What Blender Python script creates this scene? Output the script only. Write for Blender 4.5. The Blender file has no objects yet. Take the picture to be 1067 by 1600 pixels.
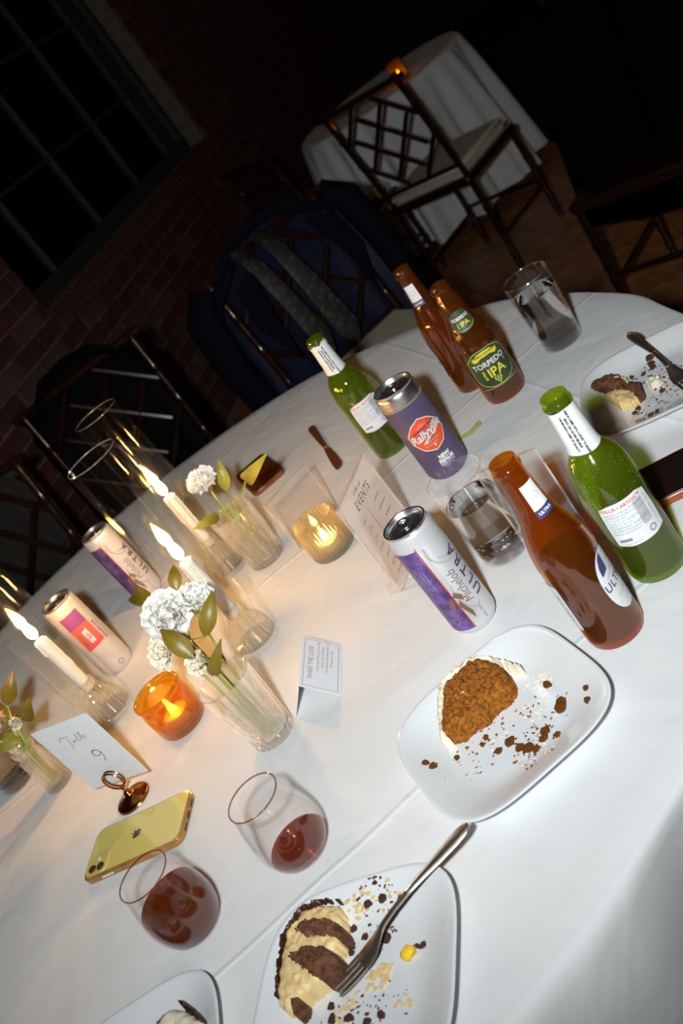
import bpy, bmesh, math, random
from mathutils import Vector, Matrix, noise
R = math.radians
PI = math.pi
rnd = random.Random(7)
sc = bpy.context.scene
COL = sc.collection
T = 0.75                                   # table height

# ------------------------------------------------------------------ camera
cam_d = bpy.data.cameras.new('camera')
cam = bpy.data.objects.new('camera', cam_d)
COL.objects.link(cam)
cam_d.sensor_fit = 'VERTICAL'
cam_d.sensor_height = 36.0
cam_d.sensor_width = 24.0
cam_d.lens = 1553.48 / 1600 * 36
CAM = Vector((0, 0, T + 0.6495))
CR = Vector((0.7798691, -0.26012887, -0.56933045))
CU = Vector((0.62594264, 0.32409754, 0.70933532))
CB = Vector((0.0, -0.9095569, 0.41557941))
m = Matrix((CR, CU, CB)).transposed().to_4x4()
m.translation = CAM
cam.matrix_world = m
cam_d.clip_start = 0.02
cam_d.dof.use_dof = True
cam_d.dof.focus_distance = 1.12
cam_d.dof.aperture_fstop = 7.1
sc.camera = cam

# ------------------------------------------------------------------ world, flash, exposure
w = bpy.data.worlds.new('world')
sc.world = w
w.use_nodes = True
w.node_tree.nodes['Background'].inputs[0].default_value = (1.0, 0.55, 0.25, 1)
w.node_tree.nodes['Background'].inputs[1].default_value = 0.016
fl = bpy.data.lights.new('camera_flash', 'SPOT')
fl.energy = 92
fl.color = (0.915, 0.98, 1.0)
fl.spot_size = R(124)
fl.spot_blend = 1.0
fl.shadow_soft_size = 0.028
flo = bpy.data.objects.new('camera_flash', fl)
COL.objects.link(flo)
flo.location = CAM - CR * 0.13 + CU * 0.01
flo.rotation_euler = (Vector((0.40, 3.5, T + 0.24)) - flo.location).to_track_quat('-Z', 'Y').to_euler()
sc.view_settings.view_transform = 'Standard'
sc.view_settings.look = 'None'
sc.view_settings.exposure = 0.0
sc.view_settings.gamma = 1.0
sc.view_settings.use_curve_mapping = False
sc.cycles.use_denoising = True
sc.cycles.transparent_max_bounces = 48
sc.cycles.max_bounces = 16
sc.cycles.transmission_bounces = 16
sc.cycles.caustics_refractive = False
sc.cycles.caustics_reflective = False

# ------------------------------------------------------------------ materials
MATS = {}
def nodes(name):
    mt = bpy.data.materials.new(name)
    mt.use_nodes = True
    nt = mt.node_tree
    return mt, nt, nt.nodes, nt.links

def mat(name, col, rough=0.5, metal=0.0, var=0.0, scale=40.0, bump=0.0, bscale=None, spec=0.5, coat=0.0, sheen=0.0, sss=0.0, col2=None, ramp=(0.35, 0.65)):
    if name in MATS: return MATS[name]
    mt, nt, N, L = nodes(name)
    b = N['Principled BSDF']
    b.inputs['Base Color'].default_value = (*col, 1)
    b.inputs['Roughness'].default_value = rough
    b.inputs['Metallic'].default_value = metal
    b.inputs['Specular IOR Level'].default_value = spec
    b.inputs['Coat Weight'].default_value = coat
    b.inputs['Sheen Weight'].default_value = sheen
    if sss:
        b.inputs['Subsurface Weight'].default_value = sss
        b.inputs['Subsurface Radius'].default_value = (0.01, 0.006, 0.003)
    tc = N.new('ShaderNodeTexCoord')
    nz = N.new('ShaderNodeTexNoise')
    nz.inputs['Scale'].default_value = scale
    nz.inputs['Detail'].default_value = 5
    L.new(tc.outputs['Object'], nz.inputs['Vector'])
    if col2 is None:
        k = var
        col2 = tuple(min(1, c * (1 + k)) for c in col)
        col1 = tuple(c * (1 - k) for c in col)
    else: col1 = col
    cr = N.new('ShaderNodeValToRGB')
    cr.color_ramp.elements[0].position = ramp[0]
    cr.color_ramp.elements[1].position = ramp[1]
    cr.color_ramp.elements[0].color = (*col1, 1)
    cr.color_ramp.elements[1].color = (*col2, 1)
    L.new(nz.outputs['Fac'], cr.inputs['Fac'])
    L.new(cr.outputs['Color'], b.inputs['Base Color'])
    if bump:
        n2 = N.new('ShaderNodeTexNoise')
        n2.inputs['Scale'].default_value = bscale or scale * 3
        n2.inputs['Detail'].default_value = 4
        L.new(tc.outputs['Object'], n2.inputs['Vector'])
        bp = N.new('ShaderNodeBump')
        bp.inputs['Strength'].default_value = bump
        bp.inputs['Distance'].default_value = 0.002
        L.new(n2.outputs['Fac'], bp.inputs['Height'])
        L.new(bp.outputs['Normal'], b.inputs['Normal'])
    MATS[name] = mt
    return mt

def thin(name, tint=(1, 1, 1), lo=0.05, hi=0.85, power=3.5, diff=0.0, dcol=None, refr=0.0, rough=0.075, gcol=(1, 1, 1), edge=0.72):
    """walls of vessels: tinted see-through shell, angle-dependent gloss, optional cloudy share and refraction"""
    if name in MATS: return MATS[name]
    mt, nt, N, L = nodes(name)
    N.remove(N['Principled BSDF'])
    out = N['Material Output']
    tr = N.new('ShaderNodeBsdfTransparent'); tr.inputs[0].default_value = (*tint, 1)
    base = tr.outputs[0]
    if refr:
        rf = N.new('ShaderNodeBsdfRefraction'); rf.inputs[0].default_value = (*tint, 1)
        rf.inputs['IOR'].default_value = 1.35; rf.inputs['Roughness'].default_value = 0.0
        mx = N.new('ShaderNodeMixShader'); mx.inputs[0].default_value = refr
        L.new(base, mx.inputs[1]); L.new(rf.outputs[0], mx.inputs[2]); base = mx.outputs[0]
    if diff:
        df = N.new('ShaderNodeBsdfDiffuse'); df.inputs[0].default_value = (*(dcol or tint), 1)
        tl = N.new('ShaderNodeBsdfTranslucent'); tl.inputs[0].default_value = (*(dcol or tint), 1)
        m2 = N.new('ShaderNodeMixShader'); m2.inputs[0].default_value = 0.5
        L.new(df.outputs[0], m2.inputs[1]); L.new(tl.outputs[0], m2.inputs[2])
        mx = N.new('ShaderNodeMixShader'); mx.inputs[0].default_value = diff
        L.new(base, mx.inputs[1]); L.new(m2.outputs[0], mx.inputs[2]); base = mx.outputs[0]
    lw = N.new('ShaderNodeLayerWeight'); lw.inputs['Blend'].default_value = 0.5
    pw = N.new('ShaderNodeMath'); pw.operation = 'POWER'; pw.inputs[1].default_value = power
    L.new(lw.outputs['Facing'], pw.inputs[0])
    # body colour deepens where one looks along the wall
    mc = N.new('ShaderNodeMix'); mc.data_type = 'RGBA'
    mc.inputs['A'].default_value = (*tint, 1); mc.inputs['B'].default_value = (*[c * edge for c in tint], 1)
    L.new(pw.outputs[0], mc.inputs['Factor']); L.new(mc.outputs['Result'], tr.inputs[0])
    mr = N.new('ShaderNodeMapRange'); mr.inputs['To Min'].default_value = lo; mr.inputs['To Max'].default_value = hi
    L.new(pw.outputs[0], mr.inputs['Value'])
    gc = N.new('ShaderNodeMix'); gc.data_type = 'RGBA'
    gc.inputs['A'].default_value = (0, 0, 0, 1); gc.inputs['B'].default_value = (*gcol, 1)
    L.new(mr.outputs[0], gc.inputs['Factor'])
    gl = N.new('ShaderNodeBsdfGlossy'); gl.inputs['Roughness'].default_value = rough
    L.new(gc.outputs['Result'], gl.inputs[0])
    mx = N.new('ShaderNodeAddShader')
    L.new(base, mx.inputs[0]); L.new(gl.outputs[0], mx.inputs[1])
    L.new(mx.outputs[0], out.inputs[0])
    MATS[name] = mt
    return mt

def flame_mat(name='flame', k=1.0):
    if name in MATS: return MATS[name]
    mt, nt, N, L = nodes(name)
    N.remove(N['Principled BSDF'])
    tc = N.new('ShaderNodeTexCoord'); sp = N.new('ShaderNodeSeparateXYZ')
    L.new(tc.outputs['Generated'], sp.inputs[0])
    cr = N.new('ShaderNodeValToRGB')
    e = cr.color_ramp.elements
    e[0].position = 0.0; e[0].color = (1.0, 0.35, 0.05, 1)
    e[1].position = 1.0; e[1].color = (1.0, 0.38, 0.05, 1)
    a = e.new(0.3); a.color = (1.0, 0.62, 0.22, 1)
    a = e.new(0.6); a.color = (1.0, 0.52, 0.14, 1)
    L.new(sp.outputs[2], cr.inputs[0])
    em = N.new('ShaderNodeEmission'); em.inputs[1].default_value = FLAME * k
    L.new(cr.outputs[0], em.inputs[0]); L.new(em.outputs[0], N['Material Output'].inputs[0])
    MATS[name] = mt
    return mt
FLAME = 290.0

# ------------------------------------------------------------------ object helpers
def finish(me, smooth=True, ang=35):
    if smooth:
        me.shade_smooth()
        try: me.set_sharp_from_angle(angle=R(ang))
        except Exception: pass
    return me

def obj(name, src, material, parent=None, loc=(0, 0, 0), rot=(0, 0, 0), smooth=True, ang=35):
    if isinstance(src, bmesh.types.BMesh):
        me = bpy.data.meshes.new(name)
        src.normal_update(); src.to_mesh(me); src.free()
        finish(me, smooth, ang)
    else: me = src
    if material is not None and not me.materials: me.materials.append(material)
    o = bpy.data.objects.new(name, me)
    COL.objects.link(o)
    o.location = loc; o.rotation_euler = rot
    if parent is not None: o.parent = parent
    return o

def thing(name, label, cat, loc=(0, 0, 0), rz=0.0, group=None):
    o = bpy.data.objects.new(name, None)
    COL.objects.link(o)
    o.empty_display_size = 0.02
    o.location = loc; o.rotation_euler = (0, 0, rz)
    tag(o, label, cat, group)
    return o

def tag(o, label, cat, group=None):
    o['label'] = label; o['category'] = cat
    if group: o['group'] = group
    return o

def struct(o):
    o['kind'] = 'structure'
    return o

def kids(o): return list(o.children)
def dup(o, parent=None):
    c = o.copy(); COL.objects.link(c)
    if parent is not None: c.parent = parent
    for ch in kids(o): dup(ch, c)
    return c

def lathe_bm(prof, seg=48, mod=None, bm=None):
    bm = bm or bmesh.new()
    rings = []
    for r, z in prof:
        if r < 1e-6: rings.append([bm.verts.new((0, 0, z))])
        else:
            ring = []
            for i in range(seg):
                a = 2 * PI * i / seg
                rr = r * (mod(a, z, r) if mod else 1)
                ring.append(bm.verts.new((rr * math.cos(a), rr * math.sin(a), z)))
            rings.append(ring)
    for A, B in zip(rings, rings[1:]):
        if len(A) == 1 and len(B) == 1: continue
        for i in range(seg):
            j = (i + 1) % seg
            if len(A) == 1: bm.faces.new((A[0], B[j], B[i]))
            elif len(B) == 1: bm.faces.new((A[i], A[j], B[0]))
            else: bm.faces.new((A[i], A[j], B[j], B[i]))
    return bm

def smooth_prof(pts, n=4):
    """Catmull-Rom through profile points"""
    out = []
    for i in range(len(pts) - 1):
        p0 = pts[max(0, i - 1)]; p1 = pts[i]; p2 = pts[i + 1]; p3 = pts[min(len(pts) - 1, i + 2)]
        for k in range(n):
            t = k / n
            out.append(tuple(0.5 * ((2 * p1[c]) + (-p0[c] + p2[c]) * t + (2 * p0[c] - 5 * p1[c] + 4 * p2[c] - p3[c]) * t * t + (-p0[c] + 3 * p1[c] - 3 * p2[c] + p3[c]) * t ** 3) for c in (0, 1)))
    out.append(pts[-1])
    return out

def box_bm(sx, sy, sz, loc=(0, 0, 0), bevel=0.0, bm=None, seg=1, mtx=None):
    own = bm is None
    b = bmesh.new()
    bmesh.ops.create_cube(b, size=1)
    bmesh.ops.scale(b, vec=(sx, sy, sz), verts=b.verts)
    if bevel: bmesh.ops.bevel(b, geom=list(b.edges), offset=bevel, segments=seg, affect='EDGES')
    if mtx is not None: bmesh.ops.transform(b, matrix=mtx, verts=b.verts)
    bmesh.ops.translate(b, vec=loc, verts=b.verts)
    if own: return b
    join(bm, b)
    return bm

def join(bm, other):
    me = bpy.data.meshes.new('tmp'); other.to_mesh(me); other.free()
    bm.from_mesh(me); bpy.data.meshes.remove(me)

def tube_bm(path, rad, seg=10, bm=None, caps=True, flat=None):
    """sweep a circle (or ellipse flat=(a,b)) along a path of Vectors; rad scalar or list"""
    bm = bm or bmesh.new()
    P = [Vector(p) for p in path]
    n = len(P)
    up = None; rings = []
    for i, p in enumerate(P):
        t = (P[min(i + 1, n - 1)] - P[max(i - 1, 0)]).normalized()
        if up is None:
            up = Vector((0, 0, 1)) if abs(t.z) < 0.9 else Vector((1, 0, 0))
        u = (up - t * up.dot(t)).normalized(); v = t.cross(u); up = u
        r = rad[i] if isinstance(rad, (list, tuple)) else rad
        a, b = flat if flat else (1, 1)
        rings.append([bm.verts.new(p + (u * math.cos(2 * PI * k / seg) * a + v * math.sin(2 * PI * k / seg) * b) * r) for k in range(seg)])
    for A, B in zip(rings, rings[1:]):
        for k in range(seg): bm.faces.new((A[k], A[(k + 1) % seg], B[(k + 1) % seg], B[k]))
    if caps:
        bm.faces.new(list(reversed(rings[0]))); bm.faces.new(rings[-1])
    return bm

def poly_bm(pts, h=0.0, bm=None, z=0.0):
    bm = bm or bmesh.new()
    vs = [bm.verts.new((p[0], p[1], z)) for p in pts]
    f = bm.faces.new(vs)
    if h:
        r = bmesh.ops.extrude_face_region(bm, geom=[f])
        bmesh.ops.translate(bm, vec=(0, 0, h), verts=[v for v in r['geom'] if isinstance(v, bmesh.types.BMVert)])
        bmesh.ops.recalc_face_normals(bm, faces=bm.faces)
    return bm

def rrect(w, h, r, n=5, cx=0, cy=0):
    pts = []
    for sx, sy, a0 in ((1, 1, 0), (-1, 1, 90), (-1, -1, 180), (1, -1, 270)):
        for k in range(n + 1):
            a = R(a0 + 90 * k / n)
            pts.append((cx + sx * (w / 2 - r) + r * math.cos(a), cy + sy * (h / 2 - r) + r * math.sin(a)))
    return pts

def ellipse(a, b, n=28, cx=0, cy=0, e=2.0):
    return [(cx + a * math.copysign(abs(math.cos(2 * PI * k / n)) ** (2 / e), math.cos(2 * PI * k / n)), cy + b * math.copysign(abs(math.sin(2 * PI * k / n)) ** (2 / e), math.sin(2 * PI * k / n))) for k in range(n)]

def stroke_bm(paths, wd, bm=None, taper=True):
    """flat pen strokes in the xy plane"""
    bm = bm or bmesh.new()
    for pts in paths:
        P = [Vector((p[0], p[1], 0)) for p in smooth_prof([tuple(p[:2]) for p in pts], 6)]
        n = len(P); prev = None
        for i in range(n):
            t = (P[min(i + 1, n - 1)] - P[max(i - 1, 0)]).normalized()
            s = Vector((-t.y, t.x, 0))
            k = wd * (0.35 + 0.65 * math.sin(PI * (i + 0.6) / (n + 0.2))) if taper else wd
            a = bm.verts.new(P[i] + s * k / 2); b = bm.verts.new(P[i] - s * k / 2)
            if prev: bm.faces.new((prev[1], b, a, prev[0]))
            prev = (a, b)
    return bm

TXT = {}
def text_bm(s, size, shear=0.0, bold=0.0, sx=1.0, rot=0.0, at=(0, 0), align='CENTER', bm=None, space=1.0):
    key = (s, size, shear, bold, align, space)
    if key not in TXT:
        cu = bpy.data.curves.new('t', 'FONT')
        cu.body = s; cu.size = size; cu.shear = shear; cu.offset = bold
        cu.align_x = align; cu.align_y = 'CENTER'; cu.resolution_u = 3; cu.space_character = space
        o = bpy.data.objects.new('t', cu); COL.objects.link(o)
        dg = bpy.context.evaluated_depsgraph_get()
        TXT[key] = bpy.data.meshes.new_from_object(o.evaluated_get(dg))
        bpy.data.objects.remove(o); bpy.data.curves.remove(cu)
    b = bmesh.new(); b.from_mesh(TXT[key])
    bmesh.ops.transform(b, matrix=Matrix.Translation((at[0], at[1], 0)) @ Matrix.Rotation(rot, 4, 'Z') @ Matrix.Diagonal((sx, 1, 1, 1)), verts=b.verts)
    if bm is None: return b
    join(bm, b)
    return bm

def rot2(bm, a, at=(0, 0)):
    bmesh.ops.transform(bm, matrix=Matrix.Translation((at[0], at[1], 0)) @ Matrix.Rotation(a, 4, 'Z'), verts=bm.verts)
    return bm

def wrap(bm, rfun, th0, z0, off=0.0003, step=0.003):
    """bend a flat print (x right, y up) on a turned body"""
    xs = [v.co.x for v in bm.verts]; ys = [v.co.y for v in bm.verts]
    x = min(xs) + step
    while x < max(xs):
        bmesh.ops.bisect_plane(bm, geom=bm.verts[:] + bm.edges[:] + bm.faces[:], plane_co=(x, 0, 0), plane_no=(1, 0, 0)); x += step
    y = min(ys) + step * 2
    while y < max(ys):
        bmesh.ops.bisect_plane(bm, geom=bm.verts[:] + bm.edges[:] + bm.faces[:], plane_co=(0, y, 0), plane_no=(0, 1, 0)); y += step * 2
    R0 = rfun(z0)
    for v in bm.verts:
        z = z0 + v.co.y; th = th0 + v.co.x / R0
        r = rfun(z) + off + v.co.z
        v.co = Vector((r * math.cos(th), r * math.sin(th), z))
    bmesh.ops.triangulate(bm, faces=[f for f in bm.faces if len(f.verts) > 4])
    return bm

def rfun_of(prof):
    pts = sorted([(z, r) for r, z in prof])
    def f(z):
        for (z0, r0), (z1, r1) in zip(pts, pts[1:]):
            if z0 <= z <= z1: return r0 + (r1 - r0) * (z - z0) / max(1e-9, z1 - z0)
        return pts[-1][1] if z > pts[-1][0] else pts[0][1]
    return f

# ================================================================== STRUCTURE
W0 = Vector((-0.382, 4.18, 0)); WD = Vector((0.474, 0.881, 0)).normalized(); WN = Vector((WD.y, -WD.x, 0))
wall_rz = math.atan2(WD.y, WD.x)

mwood = mat('floor_wood_candlelit', (0.36, 0.14, 0.04), 0.4, var=0.3, scale=9)  # wood colour raised to orange to carry the candle glow on the floor
fb = box_bm(9, 12, 0.06, (1.2, 5.0, -0.03))
floor = struct(obj('floor', fb, mat('floor_gap', (0.02, 0.01, 0.006), 0.8), None, smooth=False))
# planks near enough to be told apart (right of the table)
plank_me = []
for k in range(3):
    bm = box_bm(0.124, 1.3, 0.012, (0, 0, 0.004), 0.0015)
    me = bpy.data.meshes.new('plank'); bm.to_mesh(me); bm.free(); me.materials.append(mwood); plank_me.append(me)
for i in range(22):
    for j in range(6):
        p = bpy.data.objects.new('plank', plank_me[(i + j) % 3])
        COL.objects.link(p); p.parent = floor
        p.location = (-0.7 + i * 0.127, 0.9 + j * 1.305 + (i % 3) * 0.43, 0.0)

# brick wall with a big window over a rowlock sill course
mmort = mat('mortar', (0.15, 0.125, 0.10), 0.95, var=0.2, scale=30, bump=0.4)
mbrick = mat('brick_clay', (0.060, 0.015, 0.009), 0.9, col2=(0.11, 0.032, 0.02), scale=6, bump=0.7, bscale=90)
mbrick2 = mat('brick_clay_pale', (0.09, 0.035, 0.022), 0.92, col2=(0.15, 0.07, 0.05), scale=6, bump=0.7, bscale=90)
WS0, WS1, SILL, WTOP = -0.066, 2.40, 0.99, 2.75
def wall_piece(bm, s0, s1, z0, z1, d0=0.0, d1=-0.25):
    box_bm(s1 - s0, d0 - d1, z1 - z0, ((s0 + s1) / 2, (d0 + d1) / 2 * -1, (z0 + z1) / 2), bm=bm)
# local frame of the wall: x along the wall, -y towards the room
bm = bmesh.new()
for s0, s1, z0, z1 in ((-3.0, WS0, 0, 3.0), (WS1, 9.0, 0, 3.0), (WS0, WS1, 0, SILL), (WS0, WS1, WTOP, 3.0)):
    box_bm(s1 - s0, 0.25, z1 - z0, ((s0 + s1) / 2, 0.125, (z0 + z1) / 2), bm=bm)
wall = struct(obj('wall_left', bm, mmort, None, W0, (0, 0, wall_rz), smooth=False))
bmeshes = []
for k in range(4):
    b = box_bm(0.203, 0.016, 0.065, (0, 0, 0), 0.0035)
    for v in b.verts: v.co += Vector((rnd.uniform(-1, 1), rnd.uniform(-1, 1) * 0.8, rnd.uniform(-1, 1))) * 0.002
    me = bpy.data.meshes.new('brick'); b.to_mesh(me); b.free(); me.materials.append(mbrick if k else mbrick2); bmeshes.append(me)
roww = box_bm(0.057, 0.024, 0.1, (0, 0, 0), 0.003)
rowme = bpy.data.meshes.new('rowlock'); roww.to_mesh(rowme); roww.free(); rowme.materials.append(mbrick)
spots = []
zc = 0.09
row = 0
while zc < 2.9:
    s = -2.6 + (row % 2) * 0.107
    while s < 8.8:
        a, b = s - 0.1015, s + 0.1015
        if SILL - 0.115 < zc < WTOP + 0.03:
            if a < WS0 < b: b = WS0 - 0.004
            elif a < WS1 < b: a = WS1 + 0.004
            elif WS0 <= a and b <= WS1: a = b
        if b - a > 0.03: spots.append(((a + b) / 2, zc, b - a))
        s += 0.214
    zc += 0.0765; row += 1
# how large each brick shows: nearest ones within the frame get to be objects
def seen(p):
    d = p - CAM; z = -d.dot(CB)
    x = d.dot(CR) / z * 1553.5 + 533.5; y = -d.dot(CU) / z * 1553.5 + 800
    return (-30 < x < 1100 and -30 < y < 760), z
near, rest = [], []
for s, z, ln in spots:
    p = W0 + WD * s + Vector((0, 0, z))
    ok, dist = seen(p)
    (near if ok else rest).append((dist, s, z, ln))
near.sort()
rest += near[255:]
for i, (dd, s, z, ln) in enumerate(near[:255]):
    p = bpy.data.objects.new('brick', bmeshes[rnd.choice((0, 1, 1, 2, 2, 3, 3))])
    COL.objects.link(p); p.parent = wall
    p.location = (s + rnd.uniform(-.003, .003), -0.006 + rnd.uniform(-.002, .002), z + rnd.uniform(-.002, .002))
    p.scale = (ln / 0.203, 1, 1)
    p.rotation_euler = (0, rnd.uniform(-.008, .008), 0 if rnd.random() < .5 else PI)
bm = bmesh.new()
for dd, s, z, ln in rest:
    if s > 8.8 or s < -2.8: continue
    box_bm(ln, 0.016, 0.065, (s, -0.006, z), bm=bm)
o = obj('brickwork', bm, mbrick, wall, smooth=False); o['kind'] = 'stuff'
for i in range(37):
    p = bpy.data.objects.new('sill_brick', rowme)
    COL.objects.link(p); p.parent = wall
    p.location = (WS0 + 0.033 + i * 0.0665, -0.012, SILL - 0.052 + rnd.uniform(-.003, .003))
# end wall closing the hall behind the far table
wb = W0 + WD * 8.0 + WN * 4.5
struct(obj('wall_back', box_bm(9.5, 0.2, 3.0, (0, 0, 1.5)), mat('dark_plaster', (0.03, 0.022, 0.016), 0.9, var=0.2, scale=3), None, wb, (0, 0, math.atan2(WN.y, WN.x)), smooth=False))
# window: dark steel frame, mullions, panes
mfr = mat('window_paint', (0.030, 0.034, 0.030), 0.55, var=0.15)
mpane = thin('window_glass', (0.25, 0.28, 0.26), 0.05, 0.8)
win = thing('window_1', 'large dark multi-pane window set in the brick wall over a brick sill', 'window', W0, wall_rz)
win['kind'] = 'structure'
bm = bmesh.new()
for a in ((WS1 - WS0, 0.06, 0.07, (WS0 + WS1) / 2, SILL + 0.035), (WS1 - WS0, 0.06, 0.07, (WS0 + WS1) / 2, WTOP - 0.035), (0.07, 0.06, WTOP - SILL, WS0 + 0.035, (SILL + WTOP) / 2), (0.07, 0.06, WTOP - SILL, WS1 - 0.035, (SILL + WTOP) / 2)):
    box_bm(a[0], a[1], a[2], (a[3], 0.13, a[4]), 0.006, bm=bm)
obj('window_frame', bm, mfr, win, smooth=False)
mu = [0.38, 0.97, 1.56, 2.10]
for s in mu:
    obj('mullion', box_bm(0.022, 0.04, WTOP - SILL - 0.1, (s, 0.13, (SILL + WTOP) / 2), 0.004), mfr, win, smooth=False)
for z in (1.42, 1.86, 2.3):
    obj('glazing_bar', box_bm(WS1 - WS0 - 0.1, 0.03, 0.018, ((WS0 + WS1) / 2, 0.13, z), 0.003), mfr, win, smooth=False)
edges = [WS0 + 0.05] + mu + [WS1 - 0.05]
zs = [SILL + 0.05, 1.42, 1.86, 2.3, WTOP - 0.05]
for a, b in zip(edges, edges[1:]):
    for c, d in zip(zs, zs[1:]):
        obj('pane', box_bm(b - a - 0.01, 0.004, d - c - 0.01, ((a + b) / 2, 0.132, (c + d) / 2)), mpane, win, smooth=False)
obj('window_backing', box_bm(WS1 - WS0, 0.01, WTOP - SILL, ((WS0 + WS1) / 2, 0.235, (SILL + WTOP) / 2)), mat('window_backing_dark', (0.02, 0.022, 0.017), 0.9, var=0.4, scale=3), win, smooth=False)  # plain dark sheet closing the opening behind the panes

# ================================================================== TABLE + CLOTH
TC = Vector((-0.28, 1.346, 0)); TR = 0.836
mlino = mat('table_wood', (0.18, 0.10, 0.05), 0.6, var=0.2)
t = thing('round_table', 'round banquet table hidden under the white floor-length cloth', 'table', TC)
obj('tabletop', lathe_bm([(0, T - 0.03), (TR - 0.012, T - 0.03), (TR - 0.008, T - 0.02), (TR - 0.012, T - 0.006), (0, T - 0.006)], 64), mlino, t)
for k in range(4):
    a = R(45 + 90 * k)
    obj('leg', tube_bm([(0.42 * math.cos(a), 0.42 * math.sin(a), T - 0.03), (0.5 * math.cos(a), 0.5 * math.sin(a), 0.012)], 0.016), mat('table_steel', (0.3, 0.3, 0.3), 0.4, 1.0), t)

def cloth_mat():
    mt, nt, N, L = nodes('white_linen')
    b = N['Principled BSDF']
    b.inputs['Roughness'].default_value = 0.85
    b.inputs['Specular IOR Level'].default_value = 0.15
    b.inputs['Sheen Weight'].default_value = 0.1
    tc = N.new('ShaderNodeTexCoord')
    nz = N.new('ShaderNodeTexNoise'); nz.inputs['Scale'].default_value = 14; nz.inputs['Detail'].default_value = 6
    L.new(tc.outputs['Object'], nz.inputs[0])
    cr = N.new('ShaderNodeValToRGB')
    cr.color_ramp.elements[0].color = (0.70, 0.70, 0.70, 1); cr.color_ramp.elements[1].color = (0.78, 0.78, 0.78, 1)
    L.new(nz.outputs['Fac'], cr.inputs[0]); L.new(cr.outputs[0], b.inputs['Base Color'])
    # ironed-in fold lines as fine relief
    sep = N.new('ShaderNodeSeparateXYZ'); L.new(tc.outputs['Object'], sep.inputs[0])
    total = None
    def mnode(op, a, b_=None):
        n = N.new('ShaderNodeMath'); n.operation = op
        for i, v in enumerate((a, b_)):
            if v is None: continue
            if isinstance(v, (int, float)): n.inputs[i].default_value = v
            else: L.new(v, n.inputs[i])
        return n.outputs[0]
    wob = N.new('ShaderNodeTexNoise'); wob.inputs['Scale'].default_value = 3.0
    L.new(tc.outputs['Object'], wob.inputs[0])
    for (nx, ny, c) in ((-0.113, 0.9936, 0.795 - 1.346 * 0.9936 - 0.28 * 0.113), (-0.113, 0.9936, 1.405 - 1.346 * 0.9936 - 0.28 * 0.113), (-0.113, 0.9936, 2.016 - 1.346 * 0.9936 - 0.28 * 0.113), (0.9936, 0.113, 0.62), (0.9936, 0.113, -0.01), (0.9936, 0.113, -0.62)):
        d = mnode('ADD', mnode('MULTIPLY', sep.outputs[0], nx), mnode('MULTIPLY', sep.outputs[1], ny))
        d = mnode('ADD', d, mnode('MULTIPLY', mnode('SUBTRACT', wob.outputs['Fac'], 0.5), 0.03))
        d = mnode('ABSOLUTE', mnode('SUBTRACT', d, c))
        d = mnode('MAXIMUM', mnode('SUBTRACT', 1.0, mnode('DIVIDE', d, 0.0055)), 0.0)
        total = d if total is None else mnode('ADD', total, d)
    n2 = N.new('ShaderNodeTexNoise'); n2.inputs['Scale'].default_value = 900; n2.inputs['Detail'].default_value = 2
    L.new(tc.outputs['Object'], n2.inputs[0])
    n3 = N.new('ShaderNodeTexNoise'); n3.inputs['Scale'].default_value = 7; n3.inputs['Detail'].default_value = 3; n3.inputs['Distortion'].default_value = 0.6
    L.new(tc.outputs['Object'], n3.inputs[0])
    h = mnode('ADD', mnode('MULTIPLY', total, 0.5), mnode('ADD', mnode('MULTIPLY', n2.outputs['Fac'], 0.12), mnode('MULTIPLY', n3.outputs['Fac'], 3.2)))
    bp = N.new('ShaderNodeBump'); bp.inputs['Strength'].default_value = 0.55; bp.inputs['Distance'].default_value = 0.0035
    L.new(h, bp.inputs['Height']); L.new(bp.outputs[0], b.inputs['Normal'])
    MATS['white_linen'] = mt
    return mt
mcloth = cloth_mat()
def cloth_bm(Rr, drop, seed, seg=240):
    bm = bmesh.new()
    prof = [(0.0, 0.0)] + [(Rr * k / 24, 0.0) for k in range(1, 24)] + [(Rr - 0.006, -0.0006), (Rr - 0.001, -0.003), (Rr + 0.003, -0.009), (Rr + 0.005, -0.02)] + [(Rr + 0.006 + 0.05 * k / 14, -0.02 - (drop - 0.02) * k / 14) for k in range(1, 15)]
    rings = []
    for r, z in prof:
        if r < 1e-6: rings.append([bm.verts.new((0, 0, T))]); continue
        ring = []
        for i in range(seg):
            a = 2 * PI * i / seg
            k = max(0.0, -z / drop)
            fold = k ** 0.6 * (0.055 * math.sin(13 * a + seed + 1.3 * math.sin(3 * a)) + 0.022 * math.sin(29 * a + 2 * seed) + 0.02)
            rr = r + fold
            ring.append(bm.verts.new((rr * math.cos(a), rr * math.sin(a), T + z)))
        rings.append(ring)
    for A, B in zip(rings, rings[1:]):
        for i in range(seg):
            j = (i + 1) % seg
            if len(A) == 1: bm.faces.new((A[0], B[i], B[j]))
            else: bm.faces.new((A[i], B[i], B[j], A[j]))
    return bm
tag(obj('tablecloth', cloth_bm(TR, T - 0.06, 0.4), mcloth, None, TC, ang=80), 'white cloth with ironed fold lines on the round table in front', 'tablecloth')

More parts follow.
